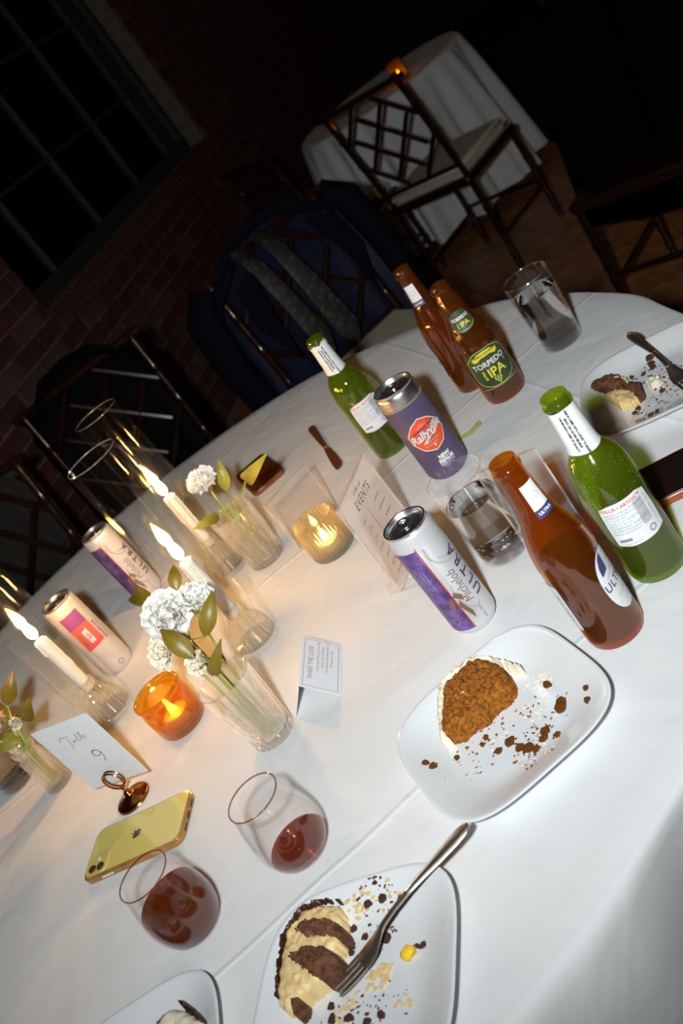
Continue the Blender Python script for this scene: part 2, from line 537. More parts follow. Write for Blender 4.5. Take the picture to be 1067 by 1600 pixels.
# ================================================================== GLASSWARE MATERIALS
g_clear = thin('clear_glass', (0.985, 0.988, 0.985), 0.04, 0.75, 3.0, edge=0.42)
g_wine = thin('wine_glass_wall', (0.98, 0.972, 0.968), 0.035, 0.5, 3.5, edge=0.45)
g_vase = thin('cylinder_glass', (0.98, 0.98, 0.972), 0.03, 0.45, 4.5, edge=0.62)
g_emb = thin('pressed_glass', (0.98, 0.97, 0.94), 0.10, 0.9, 2.0, refr=0.2, diff=0.04, dcol=(0.9, 0.84, 0.74), rough=0.06, edge=0.5)
g_heavy = thin('heavy_glass', (0.97, 0.975, 0.975), 0.10, 0.9, 2.2, refr=0.5, edge=0.4)
g_water0 = thin('water', (0.97, 0.985, 0.995), 0.04, 0.6, 3.0, refr=0.12)
def water_mat():
    mt, nt, N, L = nodes('water_clear')
    b = N['Principled BSDF']
    b.inputs['Base Color'].default_value = (0.97, 0.985, 0.99, 1); b.inputs['Roughness'].default_value = 0.0
    b.inputs['Transmission Weight'].default_value = 1.0; b.inputs['IOR'].default_value = 1.33
    MATS['water_clear'] = mt
    return mt
g_water = water_mat()
fl.cycles.is_caustics_light = True
bpy.data.objects['tablecloth'].cycles.is_caustics_receiver = True
g_amber = thin('amber_bottle_glass', (0.82, 0.43, 0.085), 0.07, 0.5, 3.2, diff=0.17, dcol=(0.32, 0.13, 0.015))
g_green = thin('green_bottle_glass', (0.62, 0.72, 0.11), 0.06, 0.5, 3.6, diff=0.17, dcol=(0.30, 0.36, 0.03))
g_amberjar = thin('amber_jar_glass', (0.93, 0.64, 0.15), 0.06, 0.6, 2.6, diff=0.14, dcol=(0.62, 0.33, 0.03), edge=0.5, refr=0.15)
g_milk = thin('ribbed_votive_glass', (0.93, 0.87, 0.70), 0.06, 0.7, 2.0, diff=0.10, dcol=(0.75, 0.64, 0.42), edge=0.4, refr=0.25)
l_beer = thin('beer_liquid', (0.62, 0.34, 0.10), 0.02, 0.3, 4.0, diff=0.45, dcol=(0.22, 0.115, 0.05))
l_green = thin('beer_in_green', (0.36, 0.38, 0.12), 0.02, 0.3, 4.0, diff=0.4, dcol=(0.07, 0.075, 0.03))
l_wine = thin('red_wine', (0.56, 0.20, 0.05), 0.03, 0.3, 4.0, diff=0.36, dcol=(0.27, 0.085, 0.02))
l_rose = thin('wine_dregs', (0.66, 0.26, 0.14), 0.03, 0.4, 4.0, diff=0.28, dcol=(0.36, 0.11, 0.06))
p_white = mat('label_paper', (0.74, 0.75, 0.76), 0.55, var=0.03, scale=80)
p_black = mat('print_black', (0.03, 0.03, 0.035), 0.6)
p_grey = mat('print_grey', (0.25, 0.25, 0.27), 0.6)
p_red = mat('print_red', (0.72, 0.05, 0.03), 0.5)
p_navy = mat('print_navy', (0.05, 0.04, 0.15), 0.45)
p_purple = mat('print_purple', (0.09, 0.04, 0.12), 0.4)
p_yellow = mat('print_yellow', (0.72, 0.66, 0.03), 0.5)
p_bone = mat('print_bone', (0.72, 0.70, 0.66), 0.5)
p_rose = mat('print_mauve', (0.20, 0.10, 0.085), 0.6)
p_swoosh = mat('print_taupe', (0.42, 0.38, 0.36), 0.5)

def decal(parent, name, bm, material, rf, th, z, off):
    return obj(name, wrap(bm, rf, th, z, off), material, parent, ang=60)

def camdir(loc): return math.atan2(-loc[1], -loc[0])

# ------------------------------------------------------------------ bottles
LONG = smooth_prof([(0.0300, 0.006), (0.0305, 0.014), (0.0305, 0.06), (0.0305, 0.102), (0.0302, 0.114), (0.0282, 0.130), (0.0240, 0.145), (0.0195, 0.160), (0.0166, 0.176), (0.0150, 0.194), (0.0141, 0.210), (0.0136, 0.2165)], 4)
SHORT = smooth_prof([(0.0305, 0.006), (0.0312, 0.014), (0.0312, 0.06), (0.0312, 0.108), (0.0311, 0.122), (0.0302, 0.134), (0.0275, 0.146), (0.0225, 0.156), (0.0180, 0.163), (0.0160, 0.170), (0.0150, 0.182), (0.0140, 0.205), (0.0137, 0.2165)], 4)
STUB = smooth_prof([(0.0320, 0.006), (0.0330, 0.014), (0.0330, 0.06), (0.0330, 0.094), (0.0322, 0.106), (0.0288, 0.122), (0.0240, 0.138), (0.0205, 0.154), (0.0180, 0.172), (0.0150, 0.186), (0.0137, 0.1925)], 4)
def bottle(name, label, loc, prof, glass, level, liquid, group=None):
    H = prof[-1][1]
    t = thing(name, label, 'bottle', (*loc, T), 0, group)
    outer = [(0, 0.004), (0.018, 0.003), (prof[0][0] - 0.004, 0.0), (prof[0][0] - 0.001, 0.0018)] + prof
    lip = [(0.0140, H + 0.0005), (0.0150, H + 0.0015), (0.0152, H + 0.0045), (0.0140, H + 0.006), (0.0136, H + 0.0068), (0.0137, H + 0.0105), (0.0133, H + 0.0122), (0.0118, H + 0.0125), (0.0108, H + 0.0115)]
    wt = 0.0028
    inner = [(max(0.0, r - wt), z) for r, z in reversed(prof) if z > 0.008] + [(prof[0][0] - wt - 0.004, 0.008), (0.016, 0.010), (0, 0.0115)]
    inner[0] = (0.0108, H)
    obj('bottle_glass', lathe_bm(outer + lip + inner, 56), glass, t)
    if level:
        rf = rfun_of(prof)
        lp = [(0, 0.0118), (0.016, 0.0104), (prof[0][0] - wt - 0.0042, 0.0084)]
        z = 0.0125
        while z < level: lp.append((rf(z) - wt - 0.0004, z)); z += 0.004
        lp += [(rf(level) - wt - 0.0004, level), (0, level - 0.0006)]
        obj('beer', lathe_bm(lp, 48), liquid, t)
    return t, rfun_of(prof)

def barcode(w, h, cx, cy, n=22, vertical=False, seed=1, bm=None):
    rr = random.Random(seed); bm = bm or bmesh.new()
    x = -w / 2
    while x < w / 2 - 0.0003:
        b = rr.choice((0.0003, 0.0005, 0.0008)); g = rr.choice((0.0003, 0.0004, 0.0006))
        pts = [(x, -h / 2), (min(x + b, w / 2), -h / 2), (min(x + b, w / 2), h / 2), (x, h / 2)]
        if vertical: pts = [(-p[1], p[0]) for p in pts]
        poly_bm([(cx + p[0], cy + p[1]) for p in pts], bm=bm)
        x += b + g
    return bm

def text_lines(lines, size, x, y0, dy, bm=None, align='LEFT', shear=0.0, bold=0.0, space=1.0):
    bm = bm or bmesh.new()
    for i, s in enumerate(lines): text_bm(s, size, shear, bold, 1.0, 0, (x, y0 - i * dy), align, bm, space)
    return bm

def recycle(cx, cy, r, bm):
    for k in range(3):
        a0 = R(90 + 120 * k - 45)
        pts = [(cx + r * math.cos(a0 + i * R(28)), cy + r * math.sin(a0 + i * R(28))) for i in range(4)]
        stroke_bm([pts], r * 0.42, bm, taper=False)
        a = a0 + R(100)
        poly_bm([(cx + r * 0.6 * math.cos(a - .25), cy + r * 0.6 * math.sin(a - .25)), (cx + r * 1.4 * math.cos(a - .25), cy + r * 1.4 * math.sin(a - .25)), (cx + r * math.cos(a + .4), cy + r * math.sin(a + .4))], bm=bm)
    return bm

def stella(loc, label, th, ragged, level, turn):
    t, rf = bottle('green_beer_bottle', label, loc, SHORT, g_green, level, l_green, 'green beer bottles')
    # back label
    lab = decal(t, 'back_label', poly_bm([(-0.02730, -0.02436), (-0.01300, -0.02726), (0.01300, -0.02726), (0.02665, -0.02494), (0.02795, 0.00000), (0.02665, 0.02204), (0.01560, 0.02726), (-0.01560, 0.02726), (-0.02665, 0.02378), (-0.02795, 0.00000)]), p_white, rf, th, 0.083, 0.0004)
    decal(lab, 'red_lettering', text_bm('STELLA \u2022 ARTOIS\u2122', 0.0054, 0, 0.00012, 1, 0, (-0.00390, 0.02146)), p_red, rf, th, 0.083, 0.0006)
    bm = text_lines(['BREWED AND BOTTLED BY', 'ANHEUSER-BUSCH LLC', 'ST. LOUIS MO', 'CT DE HI IA MA ME NY', 'OR VT 5c MI 10c', 'GOVERNMENT WARNING', 'WOMEN SHOULD NOT', 'DRINK ALCOHOLIC'], 0.0033, -0.0247, 0.0157, 0.0036)
    barcode(0.030, 0.011, 0.0125, 0.004, vertical=True, seed=4, bm=bm)
    recycle(0.013, -0.019, 0.0034, bm)
    poly_bm([(-0.02340, -0.02030), (-0.01040, -0.02030), (-0.01040, -0.01682), (-0.02340, -0.01682)], bm=bm)
    text_lines(['PLEASE RECYCLE'], 0.0024, -0.020, -0.0238, 0.003, bm)
    text_bm('CONTAINS BARLEY 11.2 FL. OZ.', 0.0024, rot=PI / 2, at=(0.02184, 0.00116), bm=bm)
    decal(lab, 'fine_print', bm, p_grey, rf, th, 0.083, 0.0006)
    # neck wrap of white paper round the whole neck
    z0, z1 = 0.166, 0.2165
    bm = bmesh.new(); rings = []
    n = 64
    rr = random.Random(11)
    for k in range(9):
        ring = []
        for i in range(n):
            a = 2 * PI * i / n
            z = z0 + (z1 - z0) * k / 8
            r = rf(z) + 0.0005
            if k == 8:
                z += (0.0035 * abs(math.sin(a * 2.5 + turn)) + rr.uniform(-.0012, .002)) if ragged else 0.0006 * math.sin(3 * a)
                r += 0.0018 * rr.random() if ragged else 0
            if k == 0: z += 0.0012 * math.sin(a * 2 + 1)
            ring.append(bm.verts.new((r * math.cos(a), r * math.sin(a), z)))
        rings.append(ring)
    for A, B in zip(rings, rings[1:]):
        for i in range(n): bm.faces.new((A[i], A[(i + 1) % n], B[(i + 1) % n], B[i]))
    nw = obj('neck_wrap', bm, p_white, t, ang=70)
    bm = text_bm('HERE IS A BEER WITH A STORY TO SHARE', 0.0027, rot=-PI / 2, at=(0.002, 0.0), bold=0.0002)
    text_bm('SINCE 1366 LEUVEN BELGIUM', 0.0027, rot=-PI / 2, at=(-0.0018, 0.0), bm=bm, bold=0.0002)
    text_bm('THE BELGIAN LAGER OF QUALITY', 0.0027, rot=-PI / 2, at=(-0.0056, 0.0), bm=bm, bold=0.0002)
    decal(nw, 'neck_lettering', bm, p_black, rf, th - 0.1, 0.191, 0.0010)
    return t

L_GREEN = (0.222, 0.829)
t = stella(L_GREEN, 'green beer bottle with white neck wrap standing right of the brown bottle', camdir(L_GREEN) + 0.05, False, 0.046, 0)
# drops of foam inside
bm = bmesh.new()
rf = rfun_of(SHORT)
for k in range(70):
    a = camdir(L_GREEN) + rnd.uniform(-1.3, 1.3); z = rnd.uniform(0.108, 0.156)
    r = rf(z) - 0.0022
    bmesh.ops.create_icosphere(bm, subdivisions=1, radius=rnd.uniform(0.0002, 0.0005), matrix=Matrix.Translation((r * math.cos(a), r * math.sin(a), z)))
o = obj('condensation', bm, mat('droplet', (0.75, 0.9, 0.45), 0.08), t); o['kind'] = 'stuff'
L_ST2 = (0.133, 1.490)
stella(L_ST2, 'green beer bottle with torn neck wrap behind the purple can', camdir(L_ST2) + 0.12, True, 0.05, 1.0)

def ultra_bottle(loc, label, th_lab, th_neck, th_back, level):
    t, rf = bottle('amber_beer_bottle', label, loc, LONG, g_amber, level, l_beer, 'amber light beer bottles')
    lab = decal(t, 'front_label', poly_bm(ellipse(0.0205, 0.036, 36, e=2.3)), p_white, rf, th_lab, 0.068, 0.0004)
    bm = text_bm('ULTRA', 0.0135, 0, 0.0002, 0.85, 0, (0, -0.002), space=1.15)
    decal(lab, 'navy_lettering', bm, p_purple, rf, th_lab, 0.068, 0.0006)
    bm = poly_bm([(-0.0145, 0.012), (-0.004, 0.015), (-0.002, 0.0345), (-0.009, 0.031), (-0.0135, 0.022)])
    decal(lab, 'purple_ribbon', bm, p_navy, rf, th_lab, 0.068, 0.0006)
    bm = stroke_bm([[(-0.012, 0.006), (0.0, 0.010), (0.012, 0.006)], [(-0.006, 0.016), (0.002, 0.021), (0.010, 0.017), (0.006, 0.012), (-0.002, 0.013)]], 0.0009)
    text_bm('SUPERIOR LIGHT BEER', 0.0024, at=(0, -0.017), bm=bm)
    text_bm('12 FL OZ', 0.0022, at=(0, -0.027), bm=bm)
    decal(lab, 'fine_print', bm, p_swoosh, rf, th_lab, 0.068, 0.0006)
    nl = decal(t, 'neck_label', poly_bm([(-0.0085, -0.012), (0.0085, -0.012), (0.0085, 0.017), (-0.0085, 0.017)]), p_white, rf, th_neck, 0.186, 0.0004)
    decal(nl, 'navy_band', poly_bm([(-0.0085, -0.020), (0.0085, -0.020), (0.0085, -0.011), (-0.0085, -0.011)]), p_navy, rf, th_neck, 0.186, 0.0006)
    bm = text_bm('ULTRA', 0.0042, 0, 0.00015, 1, 0, (0, -0.0155))
    decal(nl, 'band_lettering', bm, p_white, rf, th_neck, 0.186, 0.0008)
    bm = stroke_bm([[(0.004 * math.cos(i * PI / 6), 0.003 + 0.004 * math.sin(i * PI / 6)) for i in range(13)]], 0.0006, taper=False)
    decal(nl, 'seal_mark', bm, p_swoosh, rf, th_neck, 0.186, 0.0006)
    if th_back is not None:
        bl = decal(t, 'back_label', poly_bm(rrect(0.02, 0.062, 0.004)), p_white, rf, th_back, 0.062, 0.0004)
        bm = text_bm('95 CALORIES 2.6 CARBS', 0.0035, rot=PI / 2, at=(0.005, 0))
        text_bm('GOVERNMENT WARNING', 0.003, rot=PI / 2, at=(0.0, 0), bm=bm)
        decal(bl, 'fine_print', bm, p_grey, rf, th_back, 0.062, 0.0006)
    return t
L_AMB = (0.141, 0.791)
ultra_bottle(L_AMB, 'brown longneck bottle with white oval label in the right foreground', camdir(L_AMB) + 1.02, camdir(L_AMB) + 0.45, camdir(L_AMB) - 1.35, 0.112)
L_AMB2 = (0.304, 1.488)
ultra_bottle(L_AMB2, 'brown longneck bottle in the dark behind the green-labelled brown bottle', camdir(L_AMB2) - 1.9, camdir(L_AMB2) - 0.35, None, 0.03)

# stubby ale bottle with the hop label
L_TOR = (0.3145, 1.384)
t, rf = bottle('stubby_ale_bottle', 'stubby brown ale bottle with green hop label near the far glass', L_TOR, STUB, g_amber, 0.118, l_beer)
thc = camdir(L_TOR) + 0.04
m_olive = mat('label_olive', (0.030, 0.040, 0.016), 0.5, col2=(0.05, 0.085, 0.05), scale=25)
lab = decal(t, 'front_label', poly_bm([(-0.03402, -0.02640), (-0.01890, -0.03120), (0.00000, -0.03240), (0.01890, -0.03120), (0.03402, -0.02640), (0.03402, 0.02880), (0.01764, 0.03360), (0.00000, 0.03480), (-0.01764, 0.03360), (-0.03402, 0.02880)]), m_olive, rf, thc, 0.062, 0.0004)
bm = stroke_bm([[(-0.03276, 0.01920), (-0.03276, -0.01440), (-0.01764, -0.02700), (0.00000, -0.02940), (0.01764, -0.02700), (0.03276, -0.01440), (0.03276, 0.01920), (0.01512, 0.03180), (0.00000, 0.03300), (-0.01512, 0.03180), (-0.03276, 0.01920)]], 0.0008, taper=False)
# banner
poly_bm([(-0.02142, 0.01980), (-0.01638, 0.01740), (-0.00756, 0.02160), (0.00756, 0.02160), (0.01638, 0.01740), (0.02142, 0.01980), (0.02205, 0.02460), (0.01638, 0.02580), (0.01134, 0.02940), (0.00000, 0.03060), (-0.01134, 0.02940), (-0.01638, 0.02580), (-0.02205, 0.02460)], bm=bm)
text_bm('IPA', 0.02079, 0, 0.0004, 0.95, 0, (0.00378, -0.00720), bm=bm)
text_bm('EXTRA', 0.00529, 0, 0.0002, 1.0, PI / 2, (-0.01575, -0.00720), bm=bm)
decal(lab, 'yellow_lettering', bm, p_yellow, rf, thc, 0.062, 0.0006)
bm = text_bm('TORPEDO', 0.01235, 0, 0.00035, 0.92, 0, (0.00000, 0.00900), space=1.05)
text_bm('TF', 0.00353, 0, 0.0001, 1, 0, (0.02331, 0.00060), bm=bm)
text_bm('SIERRA NEVADA BREWING CO. CHICO, CA & MILLS RIVER, N.C.', 0.00214, at=(0.00000, -0.03084), bm=bm)
decal(lab, 'white_lettering', bm, p_bone, rf, thc, 0.062, 0.0007)
decal(lab, 'banner_lettering', text_bm('SIERRA NEVADA', 0.00454, 0, 0.0001, 1, 0, (0.00000, 0.02544)), m_olive, rf, thc, 0.062, 0.0008)
# hop cone: overlapping scales
bm = bmesh.new()
for r_ in range(4):
    for c_ in range(4 - r_ if r_ > 0 else 3):
        n_ = (4 - r_ if r_ > 0 else 3)
        cx = (c_ - (n_ - 1) / 2) * 0.0043; cy = -0.0165 - r_ * 0.0031
        poly_bm([(cx - 0.0015, cy + 0.0014), (cx + 0.0015, cy + 0.0014), (cx + 0.0012, cy - 0.0004), (cx, cy - 0.0016), (cx - 0.0012, cy - 0.0004)], bm=bm)
decal(lab, 'hop_emblem', bm, mat('print_hop', (0.55, 0.62, 0.05), 0.5), rf, thc, 0.062, 0.0008)
# neck label
nl = decal(t, 'neck_label', poly_bm(ellipse(0.0172, 0.0165, 30, e=2.6)), m_olive, rf, thc, 0.146, 0.0005)
bm = text_bm('TORPEDO', 0.0066, 0, 0.00025, 0.92, 0, (0, 0.0045))
decal(nl, 'white_lettering', bm, p_bone, rf, thc, 0.146, 0.0009)
bm = text_bm('IPA', 0.0098, 0, 0.0003, 0.95, 0, (0.0022, -0.0052))
text_bm('EXTRA', 0.0028, 0, 0.0001, 1, PI / 2, (-0.0078, -0.0052), bm=bm)
stroke_bm([[(-0.0150, -0.0085), (-0.009, -0.0128), (0.0, -0.0142), (0.009, -0.0128), (0.0150, -0.0085)]], 0.0007, bm)
decal(nl, 'yellow_lettering', bm, p_yellow, rf, thc, 0.146, 0.0009)

# ------------------------------------------------------------------ cans
m_alu = mat('aluminium', (0.75, 0.75, 0.76), 0.28, 1.0, var=0.04, scale=60)
def can(name, label, loc, r, h, body, group=None, rz=0.0, neck=None):
    t = thing(name, label, 'can', (*loc, T), rz, group)
    rt = r * 0.88
    prof = [(0, 0.008), (r * 0.55, 0.006), (r * 0.72, 0.001), (r * 0.76, 0.0), (r * 0.80, 0.001), (r * 0.93, 0.006), (r * 0.99, 0.011), (r, 0.014), (r, h * 0.3), (r, h * 0.6), (r, h - 0.022)]
    top = [(r, h - 0.022), (r * 0.995, h - 0.0195), (rt + 0.0025, h - 0.008), (rt + 0.0008, h - 0.004)]
    obj('can_body', lathe_bm(prof, 56), body, t)
    obj('can_shoulder', lathe_bm(smooth_prof(top, 3), 56), neck or m_alu, t)
    lid = [(rt + 0.0008, h - 0.004), (rt + 0.0016, h - 0.002), (rt + 0.0012, h), (rt - 0.0006, h - 0.0002), (rt - 0.002, h - 0.003), (rt - 0.0035, h - 0.0065), (rt - 0.0055, h - 0.0068), (rt - 0.0065, h - 0.005), (0, h - 0.0048)]
    lo = obj('lid', lathe_bm(lid, 56), m_alu, t)
    op = poly_bm(ellipse(0.0085, 0.0105, 24, 0.0, -rt * 0.5), 0.0003)
    bmesh.ops.translate(op, vec=(0, 0, h - 0.0048), verts=op.verts)
    obj('opening', op, mat('can_mouth', (0.02, 0.012, 0.01), 0.3), lo, smooth=False)
    tb = bmesh.new()
    outer = ellipse(0.0075, 0.0125, 20, 0, rt * 0.22, e=2.6); inner = ellipse(0.0042, 0.0048, 20, 0, rt * 0.36)
    vo = [tb.verts.new((x, y, h - 0.0038)) for x, y in outer]; vi = [tb.verts.new((x, y, h - 0.0038)) for x, y in inner]
    for k in range(20): tb.faces.new((vo[k], vo[(k + 1) % 20], vi[(k + 1) % 20], vi[k]))
    ex = bmesh.ops.extrude_face_region(tb, geom=tb.faces[:])
    bmesh.ops.translate(tb, vec=(0, 0, 0.0012), verts=[v for v in ex['geom'] if isinstance(v, bmesh.types.BMVert)])
    bmesh.ops.recalc_face_normals(tb, faces=tb.faces)
    obj('pull_tab', tb, m_alu, lo, smooth=False)
    return t, (lambda z: r)

m_ultra = mat('can_white', (0.66, 0.66, 0.67), 0.3, 0.35, var=0.03, scale=60)
m_purple = mat('can_violet', (0.20, 0.11, 0.36), 0.32, 0.65, var=0.35, scale=90)
m_redline = mat('can_redline', (0.75, 0.09, 0.02), 0.4, 0.2)
def ultra_can(loc, label, th):
    t, rf = can('slim_light_beer_can', label, loc, 0.0287, 0.156, m_ultra, 'slim white and violet beer cans', 0, neck=m_ultra)
    rfu = lambda z: 0.0287 if z < 0.134 else 0.0287 - (0.0287 - 0.0261) * min(1, (z - 0.134) / 0.0165)
    # violet field
    v = decal(t, 'violet_field', poly_bm([(-0.052, -0.060), (0.0035, -0.060), (0.0015, 0.0775), (-0.054, 0.0775)]), m_purple, rfu, th + 0.02, 0.072, 0.0002)
    bm = poly_bm([(0.003, -0.060), (0.0042, -0.060), (0.0022, 0.0775), (0.001, 0.0775)])
    decal(t, 'red_line', bm, m_redline, rfu, th + 0.02, 0.072, 0.0004)
    # ribbon bow of bronze facets across the line
    bm = poly_bm([(0.0030, -0.012), (0.0115, -0.022), (0.0130, -0.014), (0.0065, -0.006)])
    poly_bm([(0.0030, -0.026), (0.0110, -0.050), (0.0127, -0.040), (0.0065, -0.018)], bm=bm)
    poly_bm([(0.0005, -0.010), (-0.0065, -0.020), (-0.0055, -0.034), (0.0010, -0.020)], bm=bm)
    decal(t, 'bronze_ribbon', bm, mat('print_bronze', (0.30, 0.20, 0.13), 0.35, 0.5), rfu, th + 0.02, 0.072, 0.0005)
    bm = text_lines(['SUPERIOR LIGHT BEER', 'BREWED FOR THOSE WHO', 'GO THE EXTRA MILE', 'ENJOY RESPONSIBLY'], 0.0032, 0, 0, 0.0042, align='CENTER')
    rot2(bm, PI / 2, (-0.020, 0.02))
    stroke_bm([[(-0.012 + 0.004 * math.cos(i * PI / 6), -0.045 + 0.004 * math.sin(i * PI / 6)) for i in range(13)]], 0.0007, bm, taper=False)
    decal(t, 'violet_fine_print', bm, mat('print_lilac', (0.45, 0.36, 0.58), 0.4), rfu, th + 0.02, 0.072, 0.0005)
    # script name and big name, running up the can
    bm = text_bm('Michelob', 0.0165, 0.35, -0.00015, 0.78, 0, (0, 0))
    rot2(bm, PI / 2, (0.0185, -0.006))
    decal(t, 'script_lettering', bm, p_rose, rf, th, 0.072, 0.0005)
    bm = text_bm('ULTRA', 0.0185, 0.0, 0.0003, 0.95, 0, (0, 0), space=1.45)
    rot2(bm, PI / 2, (0.036, 0.004))
    decal(t, 'name_lettering', bm, p_purple, rf, th, 0.072, 0.0005)
    bm = stroke_bm([[(0.0095, 0.004), (0.0075, -0.012), (0.0115, -0.032), (0.0215, -0.040), (0.0255, -0.036)], [(0.0065, 0.052), (0.0135, 0.036), (0.026, 0.028), (0.034, 0.030)], [(0.0165, 0.040), (0.026, 0.0345), (0.034, 0.036)]], 0.0026)
    decal(t, 'swoosh', bm, p_swoosh, rf, th, 0.072, 0.0004)
    bm = text_bm('12 FL. OZ.', 0.0042, rot=PI / 2, at=(0.022, -0.050))
    text_bm('95 CALORIES', 0.0032, rot=PI / 2, at=(0.0095, 0.051), bm=bm)
    decal(t, 'volume_lettering', bm, p_rose, rf, th, 0.072, 0.0005)
    return t
L_U1 = (0.045, 0.957)
ultra_can(L_U1, 'white and violet slim can standing beside the plate with orange cake', camdir(L_U1) - 0.38)
L_U2 = (-0.356, 1.664)
ultra_can(L_U2, 'white and violet slim can at the back left behind the glass cylinders', camdir(L_U2) - 0.42)

# purple lager can with the red shield
L_RAL = (0.165, 1.303)
m_lilac = mat('can_plum', (0.082, 0.068, 0.135), 0.45, 0.15, col2=(0.13, 0.095, 0.17), scale=22)
t, rf = can('tall_lager_can', 'purple tall can with red shield badge among the bottles', L_RAL, 0.0332, 0.157, m_lilac)
th = camdir(L_RAL) + 0.03
obj('label_edge', lathe_bm([(0.0333, 0.132), (0.0337, 0.1325), (0.0337, 0.1335), (0.0333, 0.134)], 56), mat('label_gold', (0.5, 0.36, 0.2), 0.4, 0.4), t)
SH = [(-0.0245, 0.007), (-0.013, 0.0195), (0.004, 0.0265), (0.0125, 0.0245), (0.0175, 0.0175), (0.0245, 0.005), (0.0225, -0.008), (0.0145, -0.0215), (0.006, -0.025), (-0.008, -0.0245), (-0.019, -0.0165), (-0.0235, -0.004)]
SH = [(-0.024, 0.005), (-0.012, 0.018), (0.0, 0.0235), (0.012, 0.018), (0.024, 0.005), (0.0235, -0.008), (0.014, -0.021), (0.0, -0.0265), (-0.014, -0.021), (-0.0235, -0.008)]
SH = [(x * 1.1, y * 1.08) for x, y in SH]
sh = decal(t, 'shield_border', poly_bm([(x * 1.06, y * 1.06) for x, y in SH]), p_bone, rf, th, 0.082, 0.0005)
decal(sh, 'shield_field', poly_bm(SH), mat('shield_red', (0.78, 0.085, 0.02), 0.45), rf, th, 0.082, 0.0007)
bm = text_bm('GREENVILLE DRIVE', 0.0044, 0.0, 0.0002, 1, R(8), (0.0, 0.0095))
text_bm('NEW REALM BREWING', 0.0018, 0, 0, 1, R(8), (-0.002, -0.0163), bm=bm)
decal(sh, 'navy_lettering', bm, p_navy, rf, th, 0.082, 0.0009)
bm = text_bm('Rallyville', 0.0178, 0.32, 0.00095, 0.86, R(10), (0.0, 0.0005))
decal(sh, 'script_outline', bm, p_navy, rf, th, 0.082, 0.0010)
bm = text_bm('Rallyville', 0.0178, 0.32, 0.00045, 0.86, R(10), (0.0, 0.0005))
poly_bm([(-0.0125, -0.0125), (-0.006, -0.0135), (0.012, -0.0055), (0.0255, 0.0045), (0.012, -0.0025), (-0.004, -0.0078)], bm=bm)
text_bm('ESTABLISHED 2018', 0.0019, 0, 0, 1, R(6), (-0.001, 0.0142), bm=bm)
text_bm('SC GA', 0.0019, 0, 0, 1, R(6), (-0.001, 0.0168), bm=bm)
for k in range(5):
    a = R(90 + 72 * k); cx, cy = 0.0012, -0.0212
    poly_bm([(cx, cy), (cx + 0.0018 * math.cos(a - .4), cy + 0.0018 * math.sin(a - .4)), (cx + 0.0024 * math.cos(a), cy + 0.0024 * math.sin(a)), (cx + 0.0018 * math.cos(a + .4), cy + 0.0018 * math.sin(a + .4))], bm=bm)
stroke_bm([[(-0.014, -0.0155), (0.0, -0.0135), (0.014, -0.0125)], [(-0.0125, -0.0190), (-0.002, -0.0178), (0.008, -0.0172)]], 0.0004, bm, taper=False)
decal(sh, 'script_lettering', bm, p_bone, rf, th, 0.082, 0.0012)
decal(sh, 'pennant_lettering', text_bm('LAGER', 0.0042, 0.1, 0.0002, 1, R(20), (0.001, -0.0092)), p_navy, rf, th, 0.082, 0.0014)
bm = text_bm('NEW', 0.0085, 0, 0.0006, 0.9, 0, (0, 0.0055)); text_bm('REALM', 0.0085, 0, 0.0006, 0.9, 0, (0, -0.0018), bm=bm)
text_bm('BREWING CO.', 0.0036, 0, 0.0001, 1, 0, (0, -0.0075), bm=bm); text_bm('16 FL OZ 1 PINT', 0.0026, 0, 0, 1, 0, (0, -0.0115), bm=bm)
decal(t, 'brewery_lettering', bm, p_bone, rf, th + 0.08, 0.034, 0.0005)

# seltzer can behind the left glass cylinder
L_SEL = (-0.440, 1.497)
m_seltz = mat('can_pale', (0.62, 0.58, 0.56), 0.32, 0.3, var=0.04, scale=60)
t, rf = can('seltzer_can', 'pale slim seltzer can with red band behind the left glass cylinder', L_SEL, 0.0287, 0.156, m_seltz, neck=m_seltz)
th = camdir(L_SEL)
decal(t, 'red_band', poly_bm([(-0.020, -0.020), (0.014, -0.018), (0.014, 0.026), (-0.020, 0.026)]), mat('seltzer_red', (0.55, 0.07, 0.06), 0.4, col2=(0.62, 0.14, 0.10), scale=20), rf, th, 0.082, 0.0002)
decal(t, 'violet_band', poly_bm([(-0.020, 0.026), (0.014, 0.026), (0.014, 0.052), (-0.020, 0.052)]), mat('seltzer_violet', (0.25, 0.06, 0.22), 0.4), rf, th, 0.082, 0.0002)
bm = text_bm('SELTZER.', 0.0115, 0, 0.0004, 0.62); rot2(bm, PI / 2, (-0.001, 0.004))
decal(t, 'white_lettering', bm, p_white, rf, th, 0.082, 0.0005)
bm = text_bm('BUD LIGHT', 0.0062, 0, 0.0002, 0.9); rot2(bm, PI / 2, (-0.012, 0.004))
decal(t, 'small_lettering', text_bm('BUDLIGHT.COM', 0.0052, 0, 0.0002, 1, PI / 2, (0.019, -0.002)), p_rose, rf, th, 0.082, 0.0005)
text_bm('PLEASE DRINK RESPONSIBLY', 0.003, 0, 0.0, 1, PI / 2, (0.025, -0.006), bm=bm)
text_bm('HARD SELTZER 5% ALC 100 CAL', 0.003, 0, 0.0, 1, PI / 2, (0.029, -0.006), bm=bm)
decal(t, 'brown_lettering', bm, p_rose, rf, th, 0.082, 0.0005)
bm = stroke_bm([[(0.006 + 0.0045 * math.cos(i * PI / 6), -0.066 + 0.0045 * math.sin(i * PI / 6)) for i in range(13)]], 0.001, taper=False)
decal(t, 'round_mark', bm, p_rose, rf, th, 0.082, 0.0005)

